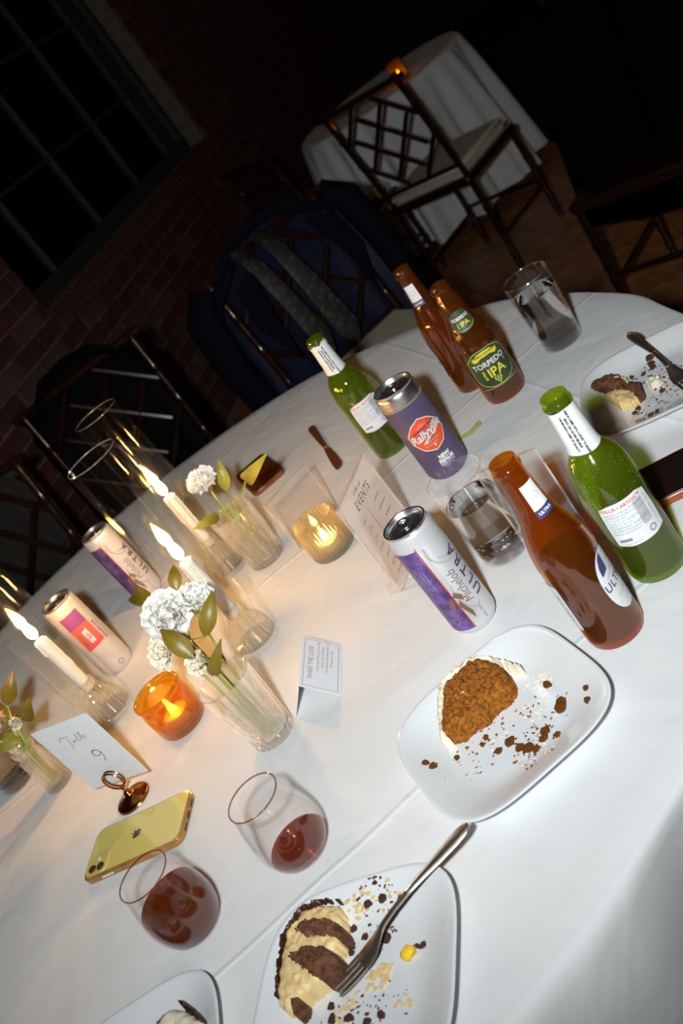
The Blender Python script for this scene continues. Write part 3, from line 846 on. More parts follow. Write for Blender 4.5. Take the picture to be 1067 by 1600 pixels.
# ------------------------------------------------------------------ drinking glasses
def tumbler(loc, label, level=0.088, H=0.125, rt=0.0365, rb=0.0315):
    t = thing('water_glass', label, 'glass', (*loc, T), 0, 'straight water glasses')
    def ro(z): return rb + (rt - rb) * z / H
    outer = [(0, 0.001), (rb - 0.006, 0.0), (rb - 0.0015, 0.0012), (rb, 0.004)] + [(ro(H * k / 10), H * k / 10) for k in range(1, 10)] + [(rt, H - 0.001), (rt - 0.0008, H)]
    inner = [(rt - 0.0018, H - 0.0008)] + [(ro(H * k / 10) - 0.0018, H * k / 10) for k in range(9, 1, -1)] + [(ro(0.018) - 0.002, 0.018), (rb - 0.007, 0.0145), (0, 0.0135)]
    obj('glass_wall', lathe_bm(outer + inner, 56), g_clear, t)
    rim = [(rt - 0.0008 + 0.0010 * math.cos(a), H - 0.0004 + 0.0010 * math.sin(a)) for a in [2 * PI * k / 8 for k in range(9)]]
    obj('rim', lathe_bm(rim, 56), thin('rim_glass_cool', (0.85, 0.86, 0.85), 0.25, 0.95, 1.4), t)
    obj('glass_base', lathe_bm([(0, 0.0018), (rb - 0.007, 0.0012), (rb - 0.003, 0.0022), (rb - 0.001, 0.005), (ro(0.016) - 0.0009, 0.016), (rb - 0.0075, 0.0138), (0, 0.0128)], 48), g_heavy, t)
    lp = [(0, 0.0140), (rb - 0.0072, 0.0150), (ro(0.0185) - 0.0023, 0.0185)] + [(ro(z) - 0.0019, z) for z in (0.03, 0.05, 0.07)] + [(ro(level) - 0.0019, level), (ro(level) - 0.003, level - 0.0008), (0, level - 0.001)]
    obj('water', lathe_bm(lp, 56), g_water, t).cycles.is_caustics_caster = True
    return t
tumbler((0.128, 1.032), 'water glass standing between the white slim can and the brown bottle')
tumbler((0.4345, 1.3985), 'water glass near the far table edge beside the stubby bottle', 0.097)
tumbler((-0.645, 1.392), 'water glass cut by the left frame edge behind the bud vase')

WG = smooth_prof([(0.0200, 0.0006), (0.0255, 0.0036), (0.0335, 0.0135), (0.0376, 0.027), (0.0385, 0.039), (0.0372, 0.052), (0.0340, 0.068), (0.0308, 0.083), (0.0294, 0.093)], 4)
def wine_glass(loc, label, level, liquid, tilt=0.0):
    t = thing('stemless_wine_glass', label, 'wine glass', (*loc, T), 0, 'stemless wine glasses')
    outer = [(0, 0.003), (0.012, 0.0022), (0.0180, 0.0)] + WG + [(0.0289, 0.0936)]
    wt = 0.0012
    inner = [(r - wt, z + (0 if z > 0.012 else 0.0035)) for r, z in reversed(WG) if z > 0.003] + [(0.0175, 0.0055), (0, 0.005)]
    obj('bowl', lathe_bm(outer + inner, 64), g_wine, t)
    rim = [(0.0291 + 0.0009 * math.cos(a), 0.0932 + 0.0009 * math.sin(a)) for a in [2 * PI * k / 8 for k in range(9)]]
    obj('rim', lathe_bm(rim, 64), thin('rim_glass', (0.62, 0.46, 0.36), 0.10, 0.7, 1.6), t)
    if level:
        rf = rfun_of(WG)
        lp = [(0, 0.0054), (0.0172, 0.006)]
        z = 0.0085
        while z < level: lp.append((rf(z) - wt - 0.0004, z)); z += 0.004
        lp += [(rf(level) - wt - 0.0004, level), (0, level - 0.0006)]
        obj('wine', lathe_bm(lp, 56), liquid, t)
    return t
wine_glass((-0.2447, 0.822), 'stemless wine glass with a little red left, beside the cake plate', 0.017, l_rose)
wine_glass((-0.3815, 0.835), 'stemless wine glass half full of red next to the yellow phone', 0.053, l_wine)
wine_glass((0.152, 1.600), 'empty stemless glass behind the green bottle with torn wrap', 0.0, None)

# ------------------------------------------------------------------ cylinder vases with tapers
m_wax = mat('white_wax', (0.80, 0.74, 0.64), 0.5, var=0.04, sss=0.3)
m_wick = mat('wick', (0.02, 0.018, 0.015), 0.9)
def flame(parent, z, h=0.044, r=0.0078, kind='flame', k=1.0):
    prof = smooth_prof([(0.0005, 0), (r * 0.75, h * 0.12), (r, h * 0.3), (r * 0.72, h * 0.58), (r * 0.3, h * 0.84), (0.0002, h)], 3)
    bm = lathe_bm(prof, 16)
    bmesh.ops.translate(bm, vec=(0, 0, z), verts=bm.verts)
    return obj('flame', bm, flame_mat(kind, k), parent)
def vase(loc, label, lab_c, lab_h, H=0.355, seed=0):
    t = thing('cylinder_vase', label, 'vase', (*loc, T), 0, 'tall clear glass cylinders')
    r = 0.0378
    prof = [(0, 0.0015), (r - 0.006, 0.0), (r - 0.001, 0.002), (r, 0.006)] + [(r, H * k / 8) for k in range(1, 8)] + [(r, H - 0.001), (r - 0.001, H), (r - 0.002, H - 0.0008)] + [(r - 0.0022, H * k / 8) for k in range(7, 0, -1)] + [(r - 0.003, 0.012), (r - 0.008, 0.009), (0, 0.0085)]
    obj('cylinder', lathe_bm(prof, 56), g_vase, t)
    rim = [(r - 0.0008 + 0.0009 * math.cos(a), H - 0.0006 + 0.0009 * math.sin(a)) for a in [2 * PI * k / 8 for k in range(9)]]
    obj('rim', lathe_bm(rim, 56), thin('rim_glass_cool', (0.85, 0.86, 0.85), 0.25, 0.95, 1.4), t)
    # pressed glass candlestick inside
    hd = thing('candle_holder', lab_h, 'candle holder', (*loc, T + 0.0087), 0, 'pressed glass candle holders')
    hp = smooth_prof([(0.0, 0.0), (0.029, 0.0), (0.0300, 0.004), (0.0270, 0.022), (0.0225, 0.036), (0.0165, 0.044), (0.0145, 0.052), (0.0150, 0.060), (0.0140, 0.0635), (0.0112, 0.064), (0.0110, 0.050), (0.0, 0.049)], 3)
    obj('holder_glass', lathe_bm(hp, 96, mod=lambda a, z, rr: 1 + (0.035 * math.cos(24 * a) if rr > 0.0125 else 0)), g_emb, hd)
    # taper with drips
    cd = thing('taper_candle', lab_c, 'candle', (*loc, T + 0.0087 + 0.0495), 0, 'white taper candles')
    hc = 0.108
    rs = random.Random(seed)
    cp = [(0, 0), (0.0104, 0.0004)] + [(0.0105 - 0.0004 * k / 8, hc * k / 8) for k in range(1, 8)] + [(0.0098, hc - 0.002), (0.0085, hc), (0.004, hc - 0.0025), (0, hc - 0.003)]
    obj('wax', lathe_bm(cp, 28), m_wax, cd)
    for k in range(5):
        a = rs.uniform(0, 2 * PI); L_ = rs.uniform(0.02, 0.07)
        pth = [(0.0100 * math.cos(a + 0.06 * math.sin(i)), 0.0100 * math.sin(a + 0.06 * math.sin(i)), hc - 0.002 - L_ * i / 6) for i in range(7)]
        obj('wax_drip', tube_bm(pth, [0.0012, 0.002, 0.0018, 0.0022, 0.0018, 0.0024, 0.0014], 8), m_wax, cd)
    obj('wick', tube_bm([(0, 0, hc - 0.004), (0.0006, 0, hc + 0.004), (0.0018, 0, hc + 0.008)], 0.0008, 6), m_wick, cd)
    flame(cd, hc + 0.004)
    return t
V_C = (-0.206, 1.252); V_B = (-0.200, 1.520); V_L = (-0.460, 1.370)
vase(V_C, 'tall glass cylinder with lit taper in the table centre, its foot right of the carnations', 'lit white taper inside the central glass cylinder', 'pressed glass holder inside the central glass cylinder', seed=1)
vase(V_B, 'tall glass cylinder with lit taper standing farthest back on the table', 'lit white taper inside the farthest glass cylinder', 'pressed glass holder inside the farthest glass cylinder', H=0.34, seed=2)
vase(V_L, 'tall glass cylinder with lit taper at left behind the table number card', 'lit white taper inside the left glass cylinder behind the number card', 'pressed glass holder inside the left glass cylinder', seed=3)

# ------------------------------------------------------------------ votives
def tealight(loc, z, label):
    c = thing('tealight', label, 'candle', (*loc, T + z), 0, 'tealights in votive glasses')
    obj('cup', lathe_bm([(0, 0), (0.0185, 0), (0.019, 0.001), (0.019, 0.0145), (0.0184, 0.0145), (0.0182, 0.011)], 32), m_alu, c)
    obj('wax', lathe_bm([(0.0182, 0.0112), (0.012, 0.0108), (0, 0.0106)], 32), m_wax, c)
    obj('wick', tube_bm([(0, 0, 0.0105), (0.0005, 0, 0.016)], 0.0008, 6), m_wick, c)
    flame(c, 0.0145, 0.022, 0.0048, 'tealight_flame', 0.22)
V1 = (-0.041, 1.331)
t = thing('ribbed_votive', 'ribbed pale glass votive between the cylinder vases and the menu sign', 'votive holder', (*V1, T))
vp = [(0, 0.001), (0.031, 0.0), (0.0335, 0.002), (0.0345, 0.006), (0.0345, 0.03), (0.0345, 0.062), (0.0335, 0.0635), (0.0322, 0.062), (0.0318, 0.03), (0.0315, 0.010), (0.029, 0.0075), (0, 0.007)]
obj('glass', lathe_bm(vp, 228, mod=lambda a, z, rr: 1 + (0.03 * math.cos(38 * a) if rr > 0.034 and z > 0.004 else 0)), g_milk, t)
tealight(V1, 0.0078, 'lit tealight in the ribbed pale votive')
V2 = (-0.347, 1.203)
t = thing('amber_votive', 'embossed amber glass jar votive beside the carnation tumbler', 'votive holder', (*V2, T))
vp = [(0, 0.001), (0.029, 0.0), (0.034, 0.003), (0.0365, 0.010), (0.0372, 0.028), (0.0368, 0.045), (0.0348, 0.053), (0.0335, 0.056), (0.0345, 0.058), (0.0372, 0.0595), (0.0376, 0.063), (0.0362, 0.066), (0.0345, 0.066), (0.0318, 0.063), (0.0315, 0.055), (0.0335, 0.045), (0.0335, 0.015), (0.029, 0.009), (0, 0.0085)]
obj('jar_glass', lathe_bm(smooth_prof(vp, 2), 128, mod=lambda a, z, rr: 1 + (0.016 * math.sin(14 * a) * math.sin(z * 330) if rr > 0.0355 and 0.008 < z < 0.05 else 0)), g_amberjar, t)
tealight(V2, 0.0094, 'lit tealight in the amber jar')

# ------------------------------------------------------------------ flower tumblers
m_stem = mat('stem_green', (0.30, 0.34, 0.05), 0.5, var=0.2)
m_leaf = mat('leaf_olive', (0.15, 0.095, 0.006), 0.42, col2=(0.22, 0.15, 0.01), scale=30, bump=0.15)
m_leafg = mat('leaf_green', (0.22, 0.20, 0.02), 0.42, col2=(0.32, 0.30, 0.04), scale=30)
m_carn = mat('carnation_white', (0.90, 0.87, 0.81), 0.6, var=0.03, sss=0.2)
m_cream = mat('petal_cream', (0.84, 0.76, 0.60), 0.6, var=0.06, sss=0.15)
m_peach = mat('petal_peach', (0.80, 0.55, 0.38), 0.6, var=0.12, sss=0.15)
def leaf_bm(base, tip, wd, curl=0.18, face=None):
    base, tip = Vector(base), Vector(tip)
    ax = tip - base; Ln = ax.length; d = ax / Ln
    view = (CAM - Vector((0, 0, T)) - (base + tip) / 2).normalized() if face is None else Vector(face)
    s = d.cross(view).normalized(); n = s.cross(d)
    bm = bmesh.new(); rows = []
    K = 9
    for i in range(K + 1):
        u = i / K
        wv = wd * 0.86 * (math.sin(PI * u ** 0.75) ** 1.0) * 0.5 + 0.0005
        c = base + d * Ln * u + n * math.sin(PI * u) * Ln * curl
        rows.append([bm.verts.new(c + s * wv * k + n * wv * 0.35 * (abs(k) - 0.5)) for k in (-1, -0.5, 0, 0.5, 1)])
    for A, B in zip(rows, rows[1:]):
        for k in range(4): bm.faces.new((A[k], A[k + 1], B[k + 1], B[k]))
    return bm
def petal_mesh(seed, frill, material):
    rs = random.Random(seed); bm = bmesh.new(); rows = []
    K, J = 5, 10
    for i in range(K + 1):
        u = i / K; row = []
        for j in range(J + 1):
            a = (j / J - 0.5) * R(100)
            rr = 0.12 + 0.88 * u
            if i == K: rr *= 1 - frill * (0.5 if j % 2 else 0) * rs.uniform(.5, 1.2) - 0.12 * abs(j / J - .5)
            z = 0.30 * u * u + 0.13 * u * math.sin(j * 2.1 + seed) + 0.08 * u * math.sin(j * 1.1 + seed * 2)
            row.append(bm.verts.new((rr * math.sin(a) * (0.55 + 0.45 * u), rr * math.cos(a), z)))
        rows.append(row)
    for A, B in zip(rows, rows[1:]):
        for j in range(J): bm.faces.new((A[j], A[j + 1], B[j + 1], B[j]))
    me = bpy.data.meshes.new('petal'); bm.to_mesh(me); bm.free(); finish(me, True, 80); me.materials.append(material)
    return me
PET = {}
def flower(name, label, cat, at, rad, material, normal, layers, frill, root, group=None, stem=True):
    """at: head centre (table coordinates), root: where the stem stands in the vase"""
    f = thing(name, label, cat, (root[0], root[1], T + root[2]), 0, group)
    A = Vector(at) - Vector(root)
    n = Vector(normal).normalized()
    q = n.to_track_quat('Z', 'Y')
    key = (material.name, frill)
    if key not in PET: PET[key] = [petal_mesh(s, frill, material) for s in (1, 2, 3, 4)]
    rs = random.Random(int(abs(at[0] * 9999)))
    for li, (cnt, tilt, sc_) in enumerate(layers):
        for k in range(cnt):
            p = bpy.data.objects.new('petal', rs.choice(PET[key])); COL.objects.link(p); p.parent = f
            az = 2 * PI * k / cnt + li * 0.7 + rs.uniform(-.25, .25)
            M = q.to_matrix().to_4x4() @ Matrix.Rotation(az, 4, 'Z') @ Matrix.Rotation(R(tilt + rs.uniform(-8, 8)), 4, 'X')
            p.matrix_local = Matrix.Translation(A - n * rad * 0.35) @ M @ Matrix.Scale(rad * sc_ * rs.uniform(.92, 1.08), 4)
    cb = lathe_bm(smooth_prof([(0.0006, -rad * 1.05), (rad * 0.16, -rad * 0.95), (rad * 0.26, -rad * 0.6), (rad * 0.22, -rad * 0.25), (rad * 0.05, -rad * 0.2)], 3), 12)
    bmesh.ops.transform(cb, matrix=Matrix.Translation(A) @ q.to_matrix().to_4x4(), verts=cb.verts)
    obj('calyx', cb, m_leafg, f)
    if stem:
        e = A - n * rad * 0.95
        mid = Vector((e.x * 0.35, e.y * 0.35, e.z * 0.62))
        pts = [Vector((0, 0, 0)), mid * 0.5, mid, (mid + e) / 2 + Vector((0, 0, 0.004)), e]
        obj('stem', tube_bm(pts, 0.0016, 8), m_stem, f)
    return f
CARN = [(7, 12, 1.0), (7, 34, 0.95), (6, 55, 0.9), (5, 74, 0.8)]
SMALL = [(6, 20, 1.0), (5, 48, 0.9), (5, 72, 0.8)]
def embossed(loc, label, H, rt, rb, kind=0):
    t = thing('pressed_glass_tumbler', label, 'vase', (*loc, T), 0, 'pressed glass flower tumblers')
    def ro(z): return rb + (rt - rb) * z / H
    outer = [(0, 0.002), (rb - 0.005, 0.0), (rb - 0.001, 0.0015)] + [(ro(H * k / 44), H * k / 44) for k in range(1, 44)] + [(rt, H - 0.001), (rt - 0.0012, H)]
    inner = [(rt - 0.0026, H - 0.001)] + [(ro(H * k / 8) - 0.0032, H * k / 8) for k in range(7, 0, -1)] + [(rb - 0.008, 0.009), (0, 0.0085)]
    def md(a, z, rr):
        if z > H * 0.74 or rr < ro(z) - 0.001: return 1
        if z < H * 0.22: return 1 + 0.055 * math.sin(20 * a) * math.sin(z / H * PI * 9)
        c = math.cos(5 * a); v = (z / H - 0.48) / 0.26
        d = math.hypot(((a * 5 / PI) % 2 - 1) * 1.0, v)
        return 1 + 0.040 * math.cos(d * 13) * max(0, 1 - abs(v)) + 0.016 * math.sin(30 * a) * abs(v)
    obj('tumbler_glass', lathe_bm(outer + inner, 120, mod=md), g_emb, t)
    lv = H * 0.5
    obj('water', lathe_bm([(0, 0.009), (rb - 0.008, 0.0095), (ro(0.015) - 0.0036, 0.015), (ro(lv) - 0.0036, lv), (0, lv - 0.0006)], 40), g_water0, t)
    return t
E1 = (-0.232, 1.035)
embossed(E1, 'pressed glass tumbler holding the white carnations beside the amber votive', 0.105, 0.036, 0.028)
r0 = (E1[0], E1[1], 0.012)
G1 = 'flowers in the near tumbler'
flower('carnation', 'largest white ruffled carnation in the pressed glass tumbler', 'flower', (-0.250, 1.138, 0.168), 0.037, m_carn, (0.15, -0.75, 0.75), CARN, 0.16, (r0[0] - 0.006, r0[1] + .004, r0[2]), G1)
flower('carnation', 'second white carnation tucked behind the largest one', 'flower', (-0.205, 1.124, 0.170), 0.027, m_carn, (0.5, -0.3, 0.8), CARN, 0.16, (r0[0] + 0.006, r0[1] + .004, r0[2]), G1)
flower('small_carnation', 'small cream carnation below the large white ones', 'flower', (-0.270, 1.072, 0.163), 0.023, m_cream, (-0.45, -0.55, 0.55), SMALL, 0.10, (r0[0] - 0.008, r0[1] - .006, r0[2]), G1)
flower('small_carnation', 'small cream bloom at the tumbler rim over the amber jar', 'flower', (-0.241, 1.043, 0.138), 0.018, m_cream, (-0.4, -0.6, 0.5), SMALL, 0.10, (r0[0] + 0.002, r0[1] - .009, r0[2]), G1)
def sprig(label, root, leaves, material, group=None, name='leafy_sprig'):
    f = thing(name, label, 'leaves', (root[0], root[1], T + root[2]), 0, group)
    rt_ = Vector(root)
    top = Vector(leaves[0][0])
    e = top - rt_
    pts = [Vector((0, 0, 0)), Vector((e.x * .15, e.y * .15, e.z * .45)), Vector((e.x * .5, e.y * .5, e.z * .8)), e]
    obj('stem', tube_bm(pts, 0.0013, 8), m_stem, f)
    for b, tp, wd in leaves:
        mid = rt_ + pts[2]
        bm = leaf_bm(b, tp, wd)
        bmesh.ops.translate(bm, vec=-rt_, verts=bm.verts)
        obj('leaf', bm, material, f, ang=80)
        bb = Vector(b) - rt_
        if (Vector(b) - top).length > 0.004:
            obj('stalk', tube_bm([pts[2], (pts[2] + bb) / 2, bb], 0.0009, 6), m_stem, f)
    return f
sprig('olive leaf sprig around the white carnations', (E1[0] + .002, E1[1] + .008, 0.012), [((-0.256, 1.181, 0.165), (-0.293, 1.285, 0.160), 0.028), ((-0.232, 1.190, 0.163), (-0.214, 1.216, 0.186), 0.020), ((-0.222, 1.081, 0.140), (-0.181, 1.102, 0.172), 0.024), ((-0.238, 1.032, 0.150), (-0.251, 1.068, 0.190), 0.026), ((-0.240, 1.044, 0.112), (-0.199, 1.029, 0.150), 0.018)], m_leaf)
E2 = (-0.137, 1.458)
embossed(E2, 'pressed glass tumbler with short stems behind the central cylinder', 0.105, 0.036, 0.030)
r2 = (E2[0], E2[1], 0.012)
far_sprig = sprig('green leaf sprig rising from the far tumbler beside the dark phone', (r2[0] + .004, r2[1], r2[2]), [((-0.086, 1.450, 0.130), (-0.030, 1.375, 0.170), 0.026), ((-0.122, 1.50, 0.118), (-0.100, 1.512, 0.165), 0.022), ((-0.150, 1.44, 0.118), (-0.19, 1.40, 0.14), 0.020)], m_leafg)
flower('carnation', 'white carnation in the far tumbler behind the candle flame', 'flower', (-0.140, 1.490, 0.160), 0.028, m_carn, (0, -0.5, 0.85), CARN, 0.16, (r2[0] - .005, r2[1] + .004, r2[2]))
for k in range(4):
    a = 0.6 + k * 1.5
    obj('stem', tube_bm([(0.016 * math.cos(a) - .004, 0.016 * math.sin(a), 0.002), (0.004 * math.cos(a), 0.004 * math.sin(a), 0.048), (-0.015 * math.cos(a), -0.015 * math.sin(a), 0.106)], 0.0013, 8), m_stem, far_sprig)
# bud vase
BV = (-0.566, 1.297)
t = thing('bud_vase', 'small fluted bud vase left of the table number card', 'vase', (*BV, T))
vp = [(0, 0.001), (0.019, 0.0), (0.0215, 0.001), (0.0222, 0.004), (0.0210, 0.008)] + [(0.0200 - 0.0015 * k / 10, 0.01 + 0.055 * k / 10) for k in range(11)] + [(0.0165, 0.070), (0.0160, 0.074), (0.0185, 0.079), (0.0192, 0.083), (0.0180, 0.0845), (0.0160, 0.082), (0.0140, 0.074), (0.0155, 0.06), (0.0165, 0.012), (0, 0.009)]
obj('vase_glass', lathe_bm(vp, 128, mod=lambda a, z, rr: 1 + (0.03 * math.cos(20 * a) if rr > 0.0175 and z < 0.066 else 0)), g_emb, t)
rb_ = (BV[0], BV[1], 0.0105)
flower('ranunculus', 'round cream ranunculus bloom in the fluted bud vase', 'flower', (-0.536, 1.278, 0.124), 0.0145, m_cream, (0.2, -0.8, 0.6), [(7, 62, 1.05), (6, 74, 0.95), (5, 84, 0.8), (4, 92, 0.6)], 0.02, (rb_[0] + .003, rb_[1], rb_[2]), 'blooms in the bud vase')
flower('ranunculus', 'peach bloom at the left frame edge in the bud vase', 'flower', (-0.566, 1.318, 0.130), 0.022, m_peach, (-0.1, -0.6, 0.7), [(7, 45, 1.0), (6, 62, 0.95), (5, 80, 0.8)], 0.03, (rb_[0] - .003, rb_[1] + .003, rb_[2]), 'blooms in the bud vase')
sprig('olive leaf sprig standing in the fluted bud vase', (rb_[0], rb_[1] + .004, rb_[2]), [((-0.551, 1.340, 0.130), (-0.512, 1.350, 0.162), 0.026), ((-0.534, 1.297, 0.112), (-0.496, 1.280, 0.142), 0.028), ((-0.555, 1.325, 0.120), (-0.575, 1.357, 0.140), 0.024)], m_leaf)
sprig('bright green leaves drooping low from the bud vase', (rb_[0] - .004, rb_[1] - .003, rb_[2]), [((-0.563, 1.300, 0.092), (-0.60, 1.311, 0.100), 0.016), ((-0.557, 1.295, 0.095), (-0.591, 1.335, 0.104), 0.014)], m_leafg)

# ------------------------------------------------------------------ plates and cake
m_china = mat('white_china', (0.70, 0.715, 0.73), 0.13, var=0.01, scale=5, coat=0.3)
def plate_me():
    bm = bmesh.new()
    prof = [(0.0, 0.0045), (0.50, 0.0045), (0.60, 0.0052), (0.70, 0.0085), (0.86, 0.0165), (0.96, 0.0208), (0.99, 0.0216), (1.0, 0.0208), (0.985, 0.0190), (0.90, 0.0125), (0.72, 0.0040), (0.58, 0.0), (0.53, 0.0), (0.50, 0.0015), (0.0, 0.0015)]
    n = 96; rings = []
    for u, z in prof:
        if u == 0: rings.append([bm.verts.new((0, 0, z))]); continue
        ring = []
        for i in range(n):
            a = 2 * PI * i / n
            e = 2.0 + 1.75 * u
            c, s = math.cos(a), math.sin(a)
            k = (abs(c) ** e + abs(s) ** e) ** (-1 / e)
            ring.append(bm.verts.new((0.102 * u * k * c, 0.102 * u * k * s, z)))
        rings.append(ring)
    for A, B in zip(rings, rings[1:]):
        for i in range(n):
            j = (i + 1) % n
            if len(A) == 1: bm.faces.new((A[0], B[j], B[i]))
            elif len(B) == 1: bm.faces.new((A[i], A[j], B[0]))
            else: bm.faces.new((A[i], A[j], B[j], B[i]))
    bmesh.ops.recalc_face_normals(bm, faces=bm.faces)
    me = bpy.data.meshes.new('plate'); bm.to_mesh(me); bm.free(); finish(me, True, 60); me.materials.append(m_china)
    return me
PM = plate_me()
PL = [((-0.006, 0.776), 4, 'white square plate with orange cake right of the wine glasses'), ((-0.240, 0.626), -27, 'white square plate with chocolate cake and fork at the bottom'), ((-0.473, 0.683), -8, 'white square plate cut by the bottom left frame edge'), ((0.421, 1.106), -28, 'white square plate with chocolate remains at the right frame edge')]
for (px, py), a, lb in PL:
    o = bpy.data.objects.new('square_plate', PM); COL.objects.link(o)
    o.location = (px, py, T + 0.0002); o.rotation_euler = (0, 0, R(a))
    tag(o, lb, 'plate', 'square white plates')

def lump(outline, h, seed, rough=0.003, res=0.0028, z0=0.0048, dome=0.5):
    """crumbly solid over a footprint polygon: bumpy top, ragged sides"""
    pts = [Vector((x, y)) for x, y in outline]
    def inside(p):
        c = False; n = len(pts)
        for i in range(n):
            a, b = pts[i], pts[i - 1]
            if (a.y > p.y) != (b.y > p.y) and p.x < (b.x - a.x) * (p.y - a.y) / (b.y - a.y) + a.x: c = not c
        return c
    def edge(p):
        d = 9
        for i in range(len(pts)):
            a, b = pts[i], pts[i - 1]; ab = b - a
            t_ = max(0, min(1, (p - a).dot(ab) / max(1e-12, ab.length_squared)))
            d = min(d, (p - (a + ab * t_)).length)
        return d
    x0 = min(p.x for p in pts); x1 = max(p.x for p in pts); y0 = min(p.y for p in pts); y1 = max(p.y for p in pts)
    nx = int((x1 - x0) / res) + 2; ny = int((y1 - y0) / res) + 2
    bm = bmesh.new(); G = {}
    for i in range(nx + 1):
        for j in range(ny + 1):
            p = Vector((x0 + i * res - res / 2, y0 + j * res - res / 2))
            if not inside(p): continue
            d = edge(p)
            k = min(1.0, d / (h * 0.45 + 1e-6))
            top = h * (1 - dome + dome * math.sqrt(max(0.0, 1 - (1 - k) ** 2))) if True else h
            n1 = noise.noise(Vector((p.x * 170 + seed, p.y * 170, 1.3))); n2 = noise.noise(Vector((p.x * 520, p.y * 520 + seed, 2.7)))
            z = top + rough * (0.9 * n1 + 0.8 * n2)
            jx = noise.noise(Vector((p.x * 300, p.y * 300, seed + 5))) * res * .7; jy = noise.noise(Vector((p.x * 300, p.y * 300, seed + 9))) * res * .7
            G[i, j] = (bm.verts.new((p.x + jx, p.y + jy, z0 + max(0.0012, z))), bm.verts.new((p.x + jx * 1.3, p.y + jy * 1.3, z0)))
    def q(i, j): return all(k in G for k in ((i, j), (i + 1, j), (i + 1, j + 1), (i, j + 1)))
    for (i, j) in list(G):
        if not q(i, j): continue
        c = [G[i, j], G[i + 1, j], G[i + 1, j + 1], G[i, j + 1]]
        bm.faces.new([v[0] for v in c]); bm.faces.new([v[1] for v in reversed(c)])
        for (di, dj, a, b) in ((0, -1, 0, 1), (1, 0, 1, 2), (0, 1, 2, 3), (-1, 0, 3, 0)):
            if not q(i + di, j + dj): bm.faces.new((c[a][0], c[a][1], c[b][1], c[b][0]))
    bmesh.ops.delete(bm, geom=[v for v in bm.verts if not v.link_faces], context='VERTS')
    return bm
m_carrot = mat('carrot_cake', (0.20, 0.055, 0.006), 0.95, col2=(0.46, 0.165, 0.02), scale=260, bump=1.0, bscale=900, spec=0.2)
m_choc = mat('chocolate_cake', (0.075, 0.024, 0.010), 0.9, col2=(0.20, 0.075, 0.03), scale=130, bump=0.9, bscale=700)
m_frost = mat('cream_frosting', (0.80, 0.73, 0.56), 0.45, var=0.05, scale=60, bump=0.2)
m_butter = mat('coffee_frosting', (0.68, 0.47, 0.20), 0.5, col2=(0.80, 0.60, 0.30), scale=90, bump=0.4)
m_glaze = mat('chocolate_glaze', (0.05, 0.016, 0.008), 0.35, var=0.2)
def cake_part(name, outline, h, seed, material, parent, rough=0.002, res=0.0026, z0=0.0048, dome=0.5):
    org = parent.location
    bm = lump(outline, h, seed, rough, res, z0, dome)
    bmesh.ops.translate(bm, vec=(-org.x, -org.y, T - org.z), verts=bm.verts)
    return obj(name, bm, material, parent, ang=70)
def scale_o(pts, k, c=None):
    cx = sum(p[0] for p in pts) / len(pts); cy = sum(p[1] for p in pts) / len(pts)
    return [(cx + (p[0] - cx) * k, cy + (p[1] - cy) * k) for p in pts]
# orange cake
CK1 = [(-0.060, 0.803), (-0.053, 0.822), (-0.043, 0.840), (-0.032, 0.860), (-0.012, 0.866), (0.008, 0.868), (0.020, 0.858), (0.026, 0.842), (0.028, 0.826), (0.028, 0.808), (0.022, 0.798), (0.010, 0.794), (-0.005, 0.796), (-0.016, 0.790), (-0.030, 0.795), (-0.046, 0.793)]
ck = thing('carrot_cake_slice', 'half-eaten orange carrot cake slice with cream frosting on its plate', 'cake', (-0.012, 0.826, T + 0.0050))
cake_part('crumb', CK1, 0.026, 3, m_carrot, ck, 0.0048, 0.0014, dome=0.5)
cake_part('frosting', [(-0.066, 0.800), (-0.058, 0.797), (-0.050, 0.818), (-0.038, 0.842), (-0.026, 0.858), (-0.008, 0.862), (0.008, 0.862), (0.022, 0.850), (0.030, 0.832), (0.040, 0.815), (0.046, 0.812), (0.036, 0.838), (0.026, 0.862), (0.010, 0.876), (-0.014, 0.876), (-0.038, 0.871), (-0.050, 0.846), (-0.060, 0.822)], 0.024, 8, m_frost, ck, 0.0028, 0.0022, dome=0.6)
cake_part('frosting_layer', [(-0.030, 0.828), (-0.018, 0.836), (-0.010, 0.824), (0.002, 0.816), (0.000, 0.810), (-0.014, 0.815), (-0.022, 0.823)], 0.0285, 12, m_frost, ck, 0.002, 0.0018)
for k, (a, b) in enumerate(((0.006, 0.836), (-0.012, 0.838))):
    bm = bmesh.new(); bmesh.ops.create_icosphere(bm, subdivisions=2, radius=0.0021)
    for v in bm.verts: v.co *= 1 + 0.3 * noise.noise(v.co * 500)
    obj('raisin', bm, mat('raisin', (0.04, 0.015, 0.01), 0.5), ck, (a + 0.012, b - 0.826, 0.0285))
crumb_me = {}
def crumb_mesh(material, seed):
    key = (material.name, seed)
    if key not in crumb_me:
        bm = bmesh.new(); bmesh.ops.create_icosphere(bm, subdivisions=2, radius=1.0)
        for v in bm.verts: v.co *= 1 + 0.5 * noise.noise(v.co * 1.6 + Vector((seed * 3.1, 0, 0))) + 0.2 * noise.noise(v.co * 4)
        for v in bm.verts: v.co.z = max(-0.55, v.co.z * 0.75)
        me = bpy.data.meshes.new('crumb'); bm.to_mesh(me); bm.free(); finish(me, True, 80); me.materials.append(material)
        crumb_me[key] = me
    return crumb_me[key]
